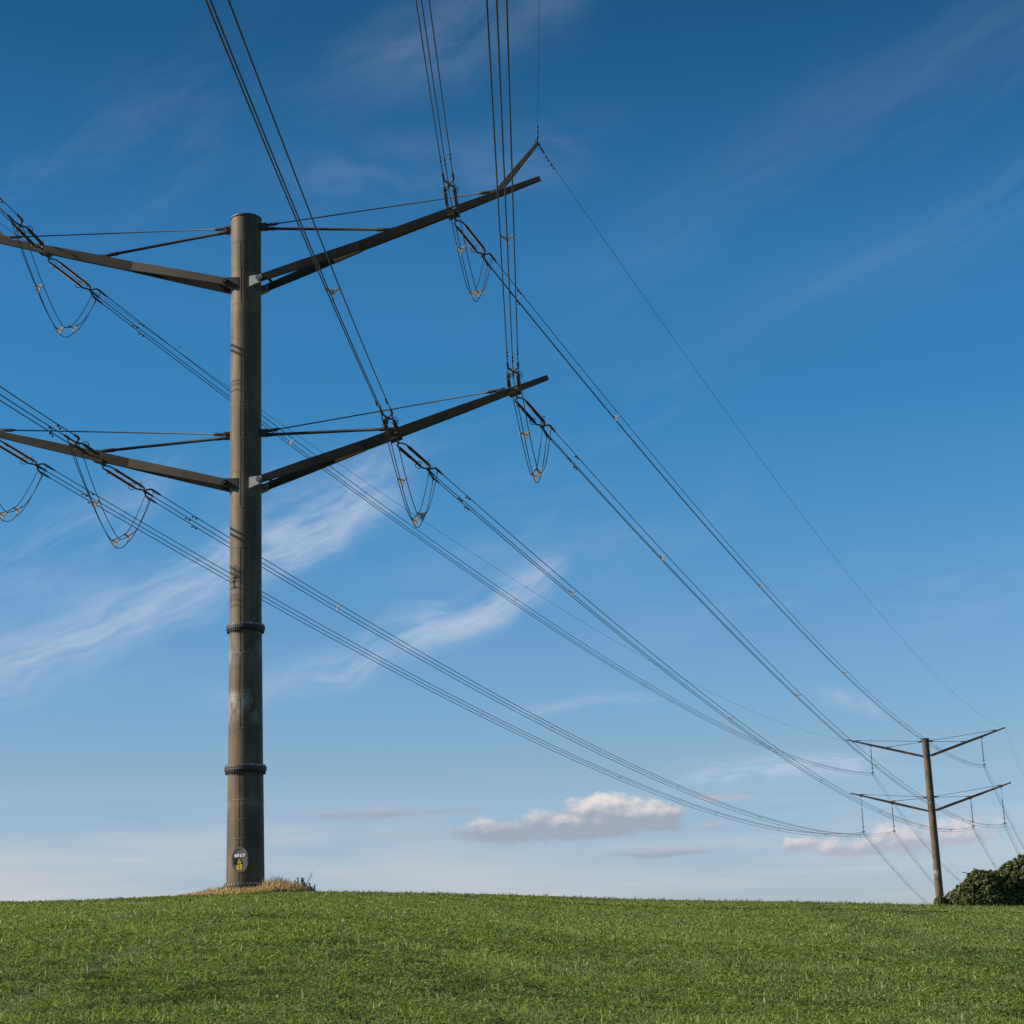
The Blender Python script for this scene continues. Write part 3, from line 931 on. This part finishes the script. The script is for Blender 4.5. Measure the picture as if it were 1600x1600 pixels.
FWD_SP = {'U': (30, 76.5, 122, 168, 212, 256), 'I': (29.5, 76, 121, 166, 211, 255), 'O': (28.8, 74.7, 120, 168, 212, 256)}
BCK_SP = {'U': (52, 98, 140), 'I': (29, 75, 120), 'O': (27.5, 74, 120)}
back_len = 205.0
for k in ('U', 'I', 'O'):
    for side in (1, -1):
        lev, d = phase(k)
        nm = POS[(k, side)]
        hb = 0.30 if k == 'I' else (0.27 if k == 'U' else 0.21)
        A = armpt(T1, side, d, lev, 0.34, -hb)
        B = bottom(T2, side, k)
        L, f = span(A, B, 6.75)
        _, ef, n = strain(A, f, 1, f'double insulator string slanting down away from the near pylon\'s {nm} cable position')
        bundle(f, 5.7, L, FWD_SP[k], (9.6, 9.5, 9.9), f'triple cable running from the near pylon\'s {nm} position to the distant pylon', 'triple cables between the two pylons')
        A = armpt(T1, side, d, lev, -0.34, -0.1)
        A2 = A + Vector((-math.sin(BACK_AZ) * 280, -math.cos(BACK_AZ) * 280, 0))
        fb = (lambda A: (lambda s: A + Vector((-math.sin(BACK_AZ) * s, -math.cos(BACK_AZ) * s, -0.14 * s + 0.14 / 280 * s * s + 0.12))))(A)
        _, eb, n2 = strain(A, fb, -1, f'double insulator string on the near side of the near pylon\'s {nm} cable position')
        bundle(fb, 5.7, back_len, BCK_SP[k], (8.6, 8.2, 9.0), f'triple cable coming overhead toward the viewer from the near pylon\'s {nm} position', 'triple cables passing overhead', 0.026)
        ebs = [eb[1], eb[0], eb[2]]                         # the back string looks the other way
        jumper(ebs, ef, f'slack loop of three cables hanging under the near pylon\'s {nm} cable position')
        suspension(T2, side, k, f'thin vertical insulator at the distant pylon\'s {nm} cable position')
        C = bottom(T3, side, k)
        L, f3 = span(B, C, 3.4)
        bundle(f3, 0.0, L, (40, 95, 150), (2.6, 2.6, 2.6), f'triple cable descending behind the hill from the distant pylon\'s {nm} insulator', 'triple cables beyond the distant pylon', 0.024)


def earth_wire(f, s0, s1, label, group, fit, r=0.0135):
    o0 = f(s0)
    root = empty('earth_wire', o0); tag(root, label, 'earth wire', group)
    k = int((s1 - s0) / 5)
    mb = MB(); mb.path([f(s0 + (s1 - s0) * i / k) - o0 for i in range(k + 1)], r, 6); mb.build('wire', M['wire'], root)
    if fit:
        t = (f(s0 + 1) - f(s0)).normalized()
        mb = MB(); mb.path([t * 0.0, t * 0.5, t * 0.52, t * 1.1, t * 1.12], [0.03, 0.03, 0.045, 0.045, 0.02], 8); mb.build('clamp', M['galv_dark'], root)
        for s in (1.6, 2.5): damper(f(s0 + s) - o0, t, root)


for side, nm in ((1, 'right'), (-1, 'left')):
    H = armpt(T1, side, 16.02, 'U', 0, 2.08)
    B = armpt(T2, side, 16.2, 'U', 0, -0.18)
    L, f = span(H, B, 5.6)
    earth_wire(f, 0.0, L, f'single thin wire from the near pylon\'s upper {nm} arm to the distant pylon', 'thin single wires at the top of the line', True)
    fb = (lambda H: (lambda s: H + Vector((-math.sin(BACK_AZ) * s, -math.cos(BACK_AZ) * s, -0.125 * s + 0.125 / 280 * s * s))))(H)
    earth_wire(fb, 0.0, 205.0, f'single thin wire rising overhead from the tip of the near pylon\'s upper {nm} arm', 'thin single wires at the top of the line', True)
    C = armpt(T3, side, 16.2, 'U', 0, -0.18)
    L, f = span(B, C, 2.9)
    earth_wire(f, 0.0, L, f'single thin wire running on beyond the distant pylon\'s upper {nm} arm tip', 'thin single wires at the top of the line', False)


# ------------------------------------------------------------------ grass
def hash_noise(x, y, s, seed):
    """smooth value noise"""
    r_ = np.random.default_rng(seed); tab = r_.random((256, 256))
    u, v = x / s, y / s
    i, j = np.floor(u).astype(int), np.floor(v).astype(int)
    a, b = u - i, v - j
    a, b = a * a * (3 - 2 * a), b * b * (3 - 2 * b)
    g = lambda p, q: tab[p % 256, q % 256]
    return (g(i, j) * (1 - a) + g(i + 1, j) * a) * (1 - b) + (g(i, j + 1) * (1 - a) + g(i + 1, j + 1) * a) * b


def leaf_mat(name, spec=0.35, rough=0.5, trans=0.35):
    m, n, p = mat(name, rough, 0, spec)
    a = n.nodes.new('ShaderNodeAttribute'); a.attribute_name = 'tint'
    n.links.new(a.outputs['Color'], p.inputs['Base Color'])
    t = n.nodes.new('ShaderNodeBsdfTranslucent')
    g = n.nodes.new('ShaderNodeMix'); g.data_type = 'RGBA'; g.blend_type = 'MULTIPLY'; g.inputs[0].default_value = 1
    n.links.new(a.outputs['Color'], g.inputs[6]); g.inputs[7].default_value = (1.0, 1.05, 0.5, 1)
    n.links.new(g.outputs[2], t.inputs[0])
    mx = n.nodes.new('ShaderNodeMixShader'); mx.inputs[0].default_value = trans
    n.links.new(p.outputs[0], mx.inputs[1]); n.links.new(t.outputs[0], mx.inputs[2])
    n.links.new(mx.outputs[0], n.nodes['Material Output'].inputs[0])
    return m


def np_mesh(name, V, Q, tint, m, parent=None):
    """V (n,3), Q (k,4) quads, tint (n,3)"""
    me = bpy.data.meshes.new(name)
    me.vertices.add(len(V)); me.vertices.foreach_set('co', V.astype(np.float32).ravel())
    me.loops.add(Q.size); me.loops.foreach_set('vertex_index', Q.astype(np.int32).ravel())
    me.polygons.add(len(Q))
    me.polygons.foreach_set('loop_start', np.arange(0, Q.size, 4, dtype=np.int32))
    me.polygons.foreach_set('loop_total', np.full(len(Q), 4, dtype=np.int32))
    ca = me.color_attributes.new('tint', 'FLOAT_COLOR', 'POINT')
    ca.data.foreach_set('color', np.c_[tint, np.ones(len(tint))].astype(np.float32).ravel())
    me.update(calc_edges=True)
    me.materials.append(m)
    o = bpy.data.objects.new(name, me); col.objects.link(o)
    if parent is not None: o.parent = parent
    return o


def blades(px, py, pz, h, wd, lean, ang, face, tint):
    """each blade: two stacked quads, the upper one folded over; all arrays of length n"""
    n = len(px)
    lx, ly = np.cos(ang) * lean, np.sin(ang) * lean
    fx, fy = np.cos(face) * wd / 2, np.sin(face) * wd / 2
    V = np.zeros((n, 6, 3))
    for k, (t, ww) in enumerate(((0.0, 0.8), (0.55, 1.0), (1.0, 0.18))):
        b = t ** 1.7
        for j, sg in enumerate((-1, 1)):
            V[:, 2 * k + j, 0] = px + lx * h * b + sg * fx * ww
            V[:, 2 * k + j, 1] = py + ly * h * b + sg * fy * ww
            V[:, 2 * k + j, 2] = pz + h * t * (1 - 0.25 * lean * t)
    i = np.arange(n)[:, None] * 6
    Q = np.concatenate([i + np.array([[0, 1, 3, 2]]), i + np.array([[2, 3, 5, 4]])])
    return V.reshape(-1, 3), Q, np.repeat(tint, 6, axis=0)


def scatter(n, r0, r1, amin, amax, power):
    """points on the hill, density falling as distance**-power"""
    e = 2 - power
    u = rng.random(n)
    r = np.exp(np.log(r0) + u * np.log(r1 / r0)) if abs(e) < 1e-6 else (r0 ** e + u * (r1 ** e - r0 ** e)) ** (1 / e)
    a = rng.uniform(amin, amax, n)
    return r * np.sin(a), r * np.cos(a), r


TRACK = np.array([(-5.0, 12.0), (-5.1, 17.0), (-5.45, 21.9), (-5.8, 25.6), (-6.1, 30.0), (-6.25, 35.0), (-6.9, 44.0), (-8.0, 56.0)])


def on_track(x, y):
    """old wheel ruts up the left of the field: 1 in the rut, 0 away from it"""
    cxp = np.interp(y, TRACK[:, 1], TRACK[:, 0])
    d = np.minimum(np.abs(x - cxp), np.abs(x - cxp + 2.1 + 0.01 * y))
    return np.exp(-(d / 0.28) ** 2) * np.clip((60 - y) / 15, 0, 1)


def field():
    Vs, Qs, Ts = [], [], []
    off = 0

    def put(V, Q, T):
        nonlocal off
        Vs.append(V); Qs.append(Q + off); Ts.append(T); off += len(V)
    n = 900000
    x, y, r = scatter(n, 8.5, 215, -0.44, 0.44, 2.0)
    patch = 0.36 + hash_noise(x, y, 4.5, 1) * 0.10 + hash_noise(x, y, 0.9, 2) * 0.22 + hash_noise(x, y, 19, 3) * 0.16
    rut = on_track(x, y)
    keep = rng.random(n) < (0.55 + 0.6 * hash_noise(x, y, 0.5, 5)) * (1 - 0.8 * rut)
    x, y, r, patch, rut = x[keep], y[keep], r[keep], patch[keep], rut[keep]; n = len(x)
    z = ground(x, y) - 0.012
    far = np.clip((r - 14) / 120, 0, 1)
    h = (0.030 + 0.050 * rng.random(n) ** 1.5) * (0.65 + 0.6 * patch) * (1 + 0.9 * far) * (1 - 0.5 * rut)
    wd = (0.0045 + 0.0035 * rng.random(n)) * (r / 15) ** 0.86
    lean = rng.uniform(0.1, 1.0, n); ang = rng.normal(2.6, 1.6, n); face = rng.uniform(0, 2 * np.pi, n)
    tint = np.empty((n, 3)); v = rng.random(n)
    c1, c2 = np.array([0.158, 0.218, 0.052]), np.array([0.31, 0.365, 0.118])
    q = np.clip(0.2 + 0.9 * (patch - 0.6) + 0.65 * v, 0, 1)[:, None]
    tint[:] = (c1 * (1 - q) + c2 * q) * (1 - 0.25 * rut[:, None])
    dry = rng.random(n) < 0.03
    h[dry] *= 1.35
    tint[dry] = np.array([0.36, 0.36, 0.18]) * rng.uniform(0.6, 1.1, (dry.sum(), 1))
    put(*blades(x, y, z, h, wd, lean, ang, face, tint))
    # clover and other low leaves: three leaflets near the eye, one leaf face farther up the hill
    for (n, r0, r1, k3) in ((360000, 8.5, 42, 3), (460000, 42, 205, 1)):
        x, y, r = scatter(n, r0, r1, -0.44, 0.44, 1.9)
        pc = hash_noise(x, y, 0.6, 8) * 0.6 + hash_noise(x, y, 2.6, 9) * 0.4
        rut = on_track(x, y)
        keep = (pc > 0.10 + 0.75 * rng.random(n)) & (rng.random(n) > 0.85 * rut)
        x, y, r, pc = x[keep], y[keep], r[keep], pc[keep]; n = len(x)
        z = ground(x, y) + rng.uniform(0.012, 0.07, n) * (0.55 + 0.7 * pc)
        sz = (0.011 + 0.012 * rng.random(n)) * (r / 15) ** 0.8 * (1.0 if k3 == 3 else 0.85)
        rot = rng.uniform(0, 2 * np.pi, n)
        V = np.zeros((n, k3, 4, 3))
        for j in range(k3):
            g = rot + j * 2.094
            ti = rng.uniform(-0.9, 0.7, n); tw = rng.uniform(-0.5, 0.5, n)
            ex, ey = np.cos(g), np.sin(g); sx_, sy_ = -ey, ex
            for k, (a, b) in enumerate(((0.1, 0), (0.95, -0.62), (1.55, 0.0), (0.95, 0.62))):
                V[:, j, k, 0] = x + (ex * a + sx_ * b) * sz
                V[:, j, k, 1] = y + (ey * a + sy_ * b) * sz
                V[:, j, k, 2] = z + a * sz * ti + b * sz * tw + abs(b) * sz * 0.25
        Q = np.arange(n * 4 * k3).reshape(-1, 4)
        lv = rng.random((n, 1))
        tint = np.array([0.080, 0.140, 0.028]) * (1 - lv) + np.array([0.225, 0.295, 0.088]) * lv
        tuft = np.clip((hash_noise(x, y, 0.33, 51) * 0.6 + hash_noise(x, y, 0.8, 52) * 0.4 - 0.56) * 6, 0, 1)[:, None]
        tint *= rng.uniform(0.7, 1.25, (n, 1)) * (1 - 0.5 * tuft)
        put(V.reshape(-1, 3), Q, np.repeat(tint, 4 * k3, axis=0))
    # taller stalks and seed heads, most noticeable along the skyline
    def stalks(x, y, r, h):
        n = len(x)
        z = ground(x, y) - 0.01
        tint = np.where((rng.random(n) < 0.35)[:, None], np.array([[0.24, 0.21, 0.10]]), np.array([[0.075, 0.105, 0.035]])) * rng.uniform(0.7, 1.3, (n, 1))
        for _ in range(4):
            s_ = 0.02 * np.clip(r / 40, 1, 4)
            put(*blades(x + rng.normal(0, 1, n) * s_, y + rng.normal(0, 1, n) * s_, z, h * rng.uniform(0.55, 1, n), 0.010 * np.clip(r / 25, 1, 4), rng.uniform(0, 0.7, n), rng.uniform(0, 6.28, n), rng.uniform(0, 6.28, n), tint))
    n = 26000
    x, y, r = scatter(n, 9, 60, -0.42, 0.42, 1.7)
    keep = rng.random(n) < 0.15 + 1.1 * hash_noise(x, y, 1.4, 61) ** 2
    x, y, r = x[keep], y[keep], r[keep]; n = len(x)
    pale = rng.random((n, 1))
    tint = np.array([0.17, 0.25, 0.05]) * (1 - pale) + np.array([0.37, 0.40, 0.17]) * pale
    put(*blades(x, y, ground(x, y), rng.uniform(0.085, 0.15, n), (0.006 + 0.004 * rng.random(n)) * (r / 15) ** 0.8, rng.uniform(0.05, 0.8, n), rng.normal(2.6, 1.3, n), rng.uniform(0, 6.28, n), tint))
    n = 2200
    x, y, r = scatter(n, 18, 150, -0.42, 0.42, 0.9)
    stalks(x, y, r, rng.uniform(0.10, 0.22, n))
    n = 5200
    a = rng.uniform(-0.42, 0.42, n); t = np.clip((np.degrees(a) + 9.0) / 15.0, 0, 1); t = t * t * (3 - 2 * t)
    r = (84 + 86 * t) * rng.uniform(0.72, 1.12, n)
    x, y = r * np.sin(a), r * np.cos(a)
    keep = rng.random(n) < 0.25 + 1.1 * (hash_noise(x, y, 5.0, 41) > 0.5)
    x, y, r = x[keep], y[keep], r[keep]
    stalks(x, y, r, (0.12 + 0.24 * rng.random(len(x)) ** 2) * r / 110)
    o = np_mesh('grass', np.concatenate(Vs), np.concatenate(Qs), np.concatenate(Ts), leaf_mat('grass_blades', 0.25, 0.45, 0.4))
    tag(o, 'short green grass and clover covering the whole hill', 'grass', kind='stuff')


field()


def dry_grass():
    """straw-coloured uncut grass round the foot of the near pylon"""
    n = 19000
    a = rng.uniform(0, 2 * np.pi, n); q = np.sqrt(rng.random(n))
    u = q * np.cos(a) * 3.5 - 0.15; v = q * np.sin(a) * 2.9 - 0.2
    keep = np.hypot(u, v) > 0.93
    u, v, q = u[keep], v[keep], q[keep]; n = len(u)
    x, y = T1['x'] + u, T1['y'] + v
    z = ground(x, y) - 0.02
    cl = hash_noise(x * 1.0, y, 0.45, 31)
    h = (0.17 + 0.36 * rng.random(n) * (0.4 + cl)) * (1.08 - 0.68 * q ** 2.5)
    h *= np.where(u > 1.0, 1.9, 1.0) * np.where(u < -1.6, 0.75, 1.0) * np.where(q < 0.5, 0.72, 1.0)
    tint = np.array([0.60, 0.43, 0.25]) * rng.uniform(0.55, 1.2, (n, 1))
    gr = rng.random(n) < 0.22
    tint[gr] = np.array([0.09, 0.12, 0.04]) * rng.uniform(0.7, 1.3, (gr.sum(), 1))
    V, Q, T = blades(x, y, z, h, 0.022 + 0.012 * rng.random(n), rng.uniform(0.05, 0.7, n), rng.normal(-0.2, 1.6, n), rng.uniform(0, 6.28, n), tint)
    o = np_mesh('dry_grass', V, Q, T, leaf_mat('straw_blades', 0.2, 0.6, 0.3))
    tag(o, 'uncut straw-coloured dry grass around the foot of the near pylon', 'dry grass', kind='stuff')


dry_grass()

LEAF = leaf_mat('weed_leaves', 0.3, 0.5, 0.25)
STEM = plain_mat('green_stem', (0.07, 0.075, 0.035), 0.7, 0, 0.2, 8)


def leaf_quads(C, size, nrm_bias, tint, spread=1.0):
    """small pointed leaf faces at points C, tilted about nrm_bias"""
    n = len(C)
    nr = nrm_bias + rng.normal(0, 0.65 * spread, (n, 3)); nr /= np.linalg.norm(nr, axis=1)[:, None] + 1e-9
    t = rng.normal(0, 1, (n, 3)); t -= nr * (t * nr).sum(1)[:, None]; t /= np.linalg.norm(t, axis=1)[:, None] + 1e-9
    b = np.cross(nr, t)
    s = size[:, None]
    V = np.stack([C - t * s * 0.62, C - b * s * 0.4 + nr * s * 0.06, C + t * s * 0.62, C + b * s * 0.4 + nr * s * 0.06], axis=1)
    return V.reshape(-1, 3), np.arange(4 * n).reshape(-1, 4), np.repeat(tint, 4, axis=0)


def weed(du, dv, h, spread, n, label, bare=False):
    x, y = T1['x'] + du, T1['y'] + dv
    root = empty('weed', (x, y, g1(x, y)))
    tag(root, label, 'weed', 'weeds around the foot of the near pylon')
    mb = MB(); C = []
    for i in range(2 if bare else 8):
        ln = h * rng.uniform(0.5, 1.0)
        g = rng.normal(0.1, 0.2) if bare else rng.uniform(0, 6.28)
        b0 = Vector((0, 0, 0)) if bare else Vector((rng.uniform(-1, 1) * spread, rng.uniform(-1, 1) * spread * 0.6, 0))
        lean = 0.45 if bare else rng.uniform(0.0, 0.16)
        pts = [b0 + Vector((math.cos(g) * lean * t ** 1.3, math.sin(g) * lean * t ** 1.3, ln * t)) for t in (0, 0.3, 0.6, 0.85, 1.0)]
        mb.path(pts, [0.014, 0.012, 0.010, 0.008, 0.005], 5)
        for t in np.linspace(0.12 if not bare else 0.75, 1.0, n):
            p_ = pts[0].lerp(pts[-1], t)
            C.append(np.array(p_) + rng.normal(0, 0.05 * (1.15 - t) if not bare else 0.02, 3))
    mb.build('stem', STEM, root)
    C = np.array(C); C[:, 2] = np.abs(C[:, 2])
    tint = np.array([0.16, 0.19, 0.085]) * rng.uniform(0.6, 1.5, (len(C), 1))
    V, Q, T = leaf_quads(C, rng.uniform(0.05, 0.11, len(C)) * (0.4 if bare else 1), np.array([[0, -0.2, 0.6]]), tint)
    np_mesh('foliage', V, Q, T, LEAF, root)


weed(2.55, -0.35, 0.85, 0.34, 46, 'tallest dark leafy weed in the dry grass right of the near pylon')
weed(1.75, -0.2, 0.68, 0.32, 36, 'dark leafy weed close to the right edge of the near pylon base')
weed(3.0, -0.1, 0.58, 0.45, 34, 'low dark weed at the right end of the dry grass patch')
weed(2.85, 0.2, 1.35, 0.3, 5, 'lone thin bare stalk leaning above the weeds right of the near pylon', True)
weed(1.25, -0.3, 0.42, 0.26, 24, 'small dark weed touching the right side of the near pylon base')
weed(-1.12, -0.3, 0.62, 0.16, 16, 'dark weed touching the left side of the near pylon base')
weed(-1.9, -0.4, 0.42, 0.14, 14, 'small weed standing alone in the dry grass left of the near pylon')


# ------------------------------------------------------------------ bushes by the distant pylon
BARK = plain_mat('bush_bark', (0.09, 0.07, 0.05), 0.85, 0, 0.3, 5)
BUSH = leaf_mat('bush_leaves', 0.45, 0.38, 0.25)


def bush(cx_, cy_, lobes, n, label, size=(0.10, 0.20)):
    gz = g1(cx_, cy_)
    root = empty('bush', (cx_, cy_, gz))
    tag(root, label, 'bush', 'bushes beside the distant pylon')
    mb = MB()
    for (lx, ly, lz, rx, ry, rz) in lobes:
        b0 = Vector((lx * 0.6, ly * 0.5, -0.4))
        mid = Vector((lx * 0.85, ly * 0.8, lz * 0.45)); top = Vector((lx, ly, lz + rz * 0.4))
        mb.path([b0, mid, top], [0.10, 0.07, 0.025], 6)
        for _ in range(5):
            d = Vector(rng.normal(0, 1, 3)); d.normalize()
            e = Vector((lx + d.x * rx * 0.85, ly + d.y * ry * 0.85, max(0.2, lz + d.z * rz * 0.85)))
            mb.path([mid.lerp(top, 0.4), e], [0.04, 0.012], 5)
    mb.build('trunk', BARK, root)
    vol = np.array([l[3] * l[4] + l[3] * l[5] + l[4] * l[5] for l in lobes]); vol /= vol.sum()
    Cs, Ns = [], []
    for l, f_ in zip(lobes, vol):
        m_ = int(n * f_)
        d = rng.normal(0, 1, (m_, 3)); d /= np.linalg.norm(d, axis=1)[:, None]
        # sub-clumps: push leaves towards random clump centres so that gaps and bumps appear
        k = 90; cd = rng.normal(0, 1, (k, 3)); cd /= np.linalg.norm(cd, axis=1)[:, None]
        cr_ = rng.uniform(0.92, 1.05, k)
        j = np.argmax(d @ cd.T, axis=1)
        dd = d * 0.62 + cd[j] * 0.38; dd /= np.linalg.norm(dd, axis=1)[:, None]
        rad_ = cr_[j] * np.clip(1 - np.abs(rng.normal(0, 0.13, m_)), 0.3, 1) + np.where(rng.random(m_) < 0.03, rng.uniform(0, 0.14, m_), 0)
        P = dd * rad_[:, None] * np.array(l[3:6]) + np.array(l[0:3])
        P[:, 2] = np.where(P[:, 2] < 0.1, rng.uniform(0.0, 1.0, m_), P[:, 2]); ok = P[:, 2] > -0.2
        Cs.append(P[ok]); Ns.append(dd[ok])
    C = np.concatenate(Cs); N = np.concatenate(Ns)
    tint = np.array([0.095, 0.118, 0.036]) * rng.uniform(0.4, 1.6, (len(C), 1)) + np.array([0.026, 0.022, 0.002]) * (rng.random((len(C), 1)) ** 3)
    V, Q, T = leaf_quads(C, rng.uniform(*size, len(C)), N * 0.9 + np.array([0, 0, 0.25]), tint)
    np_mesh('crown', V, Q, T, BUSH, root)


def at(px, r):
    """hill point at ground distance r whose bearing is that of a point px in the 1600 px frame near the skyline"""
    u_, v_ = px - 800, -610
    u2 = u_ * cr + v_ * sr; w2 = -u_ * sr + v_ * cr
    a = math.atan2(u2 / FPX, cp - w2 / FPX * sp)
    return r * math.sin(a), r * math.cos(a)


b1x, b1y = at(1518, 205)
bush(b1x, b1y, [(-1.6, 0.2, 0.85, 1.2, 1.2, 1.2), (0.0, 0, 1.6, 1.2, 1.5, 1.6), (1.05, 0.3, 2.55, 1.35, 1.5, 1.6), (1.9, -0.2, 1.6, 1.6, 1.5, 1.8), (2.6, 0.3, 2.3, 1.3, 1.4, 1.7), (-2.4, 0.3, 0.5, 0.8, 0.8, 0.9), (0.2, -0.9, 0.7, 2.2, 0.8, 0.9), (-0.75, -0.2, 1.35, 1.1, 1.2, 1.35), (1.6, 0.0, 2.2, 1.6, 1.5, 1.75), (2.2, -0.9, 0.8, 1.6, 0.8, 1.0)], 74000,
     'broad dark bush right of the distant pylon, with a rounded top lower than its neighbour')
b2x, b2y = at(1600, 207)
bush(b2x, b2y, [(-2.3, -0.2, 2.0, 1.6, 1.6, 2.2), (-0.9, 0.2, 2.9, 1.7, 1.7, 2.3), (0.4, 0, 3.5, 1.7, 1.7, 2.2), (1.9, 0.2, 2.6, 2.0, 1.8, 2.7), (3.6, 0, 3.0, 2.1, 1.8, 2.6), (5.5, 0.3, 2.4, 2.0, 1.8, 2.5), (-1.8, -1.0, 0.8, 1.8, 0.8, 1.1), (0.8, -1.0, 0.9, 1.9, 0.9, 1.2), (3.6, -1.0, 0.9, 2.4, 0.9, 1.2)], 100000,
     'tallest dark bush cut off by the right edge of the photo')
b3x, b3y = at(1468, 204)
bush(b3x, b3y, [(0, 0, 0.45, 0.62, 0.6, 0.75), (0.45, 0.2, 0.4, 0.5, 0.5, 0.55)], 1500, 'small low clump of leaves in front of the foot of the distant pylon', (0.14, 0.24))


# ------------------------------------------------------------------ a bird
def bird():
    d = Vector((281 - 800, 0, 0))
    u_, v_ = 281 - 800, 800 - 542
    u2 = u_ * cr + v_ * sr; w2 = -u_ * sr + v_ * cr
    ray = Vector((u2 / FPX, cp - w2 / FPX * sp, sp + w2 / FPX * cp)).normalized()
    c = Vector((0, 0, EYE)) + ray * 150
    mb = MB()
    mb.path([(-0.11, 0, 0), (-0.09, 0, 0.005), (-0.03, 0, 0.01), (0.06, 0, 0), (0.12, 0, 0.005), (0.15, 0, 0.0)], [0.008, 0.022, 0.034, 0.024, 0.02, 0.004], 8)
    for s_ in (-1, 1):
        mb.prism([(0.05, s_ * 0.02, 0.01), (0.06, s_ * 0.11, 0.03), (0.0, s_ * 0.24, 0.01), (-0.03, s_ * 0.12, 0.025), (-0.03, s_ * 0.02, 0.01)], (0, 0, 0.008))
    mb.prism([(-0.08, -0.015, 0), (-0.17, -0.03, 0), (-0.17, 0.03, 0), (-0.08, 0.015, 0)], (0, 0, 0.008))
    o = mb.build('bird', M['bird'])
    o.location = c; o.rotation_euler = (0.25, 0.05, R(12))
    tag(o, 'tiny dark bird flying in the blue sky left of the near pylon', 'bird')


bird()
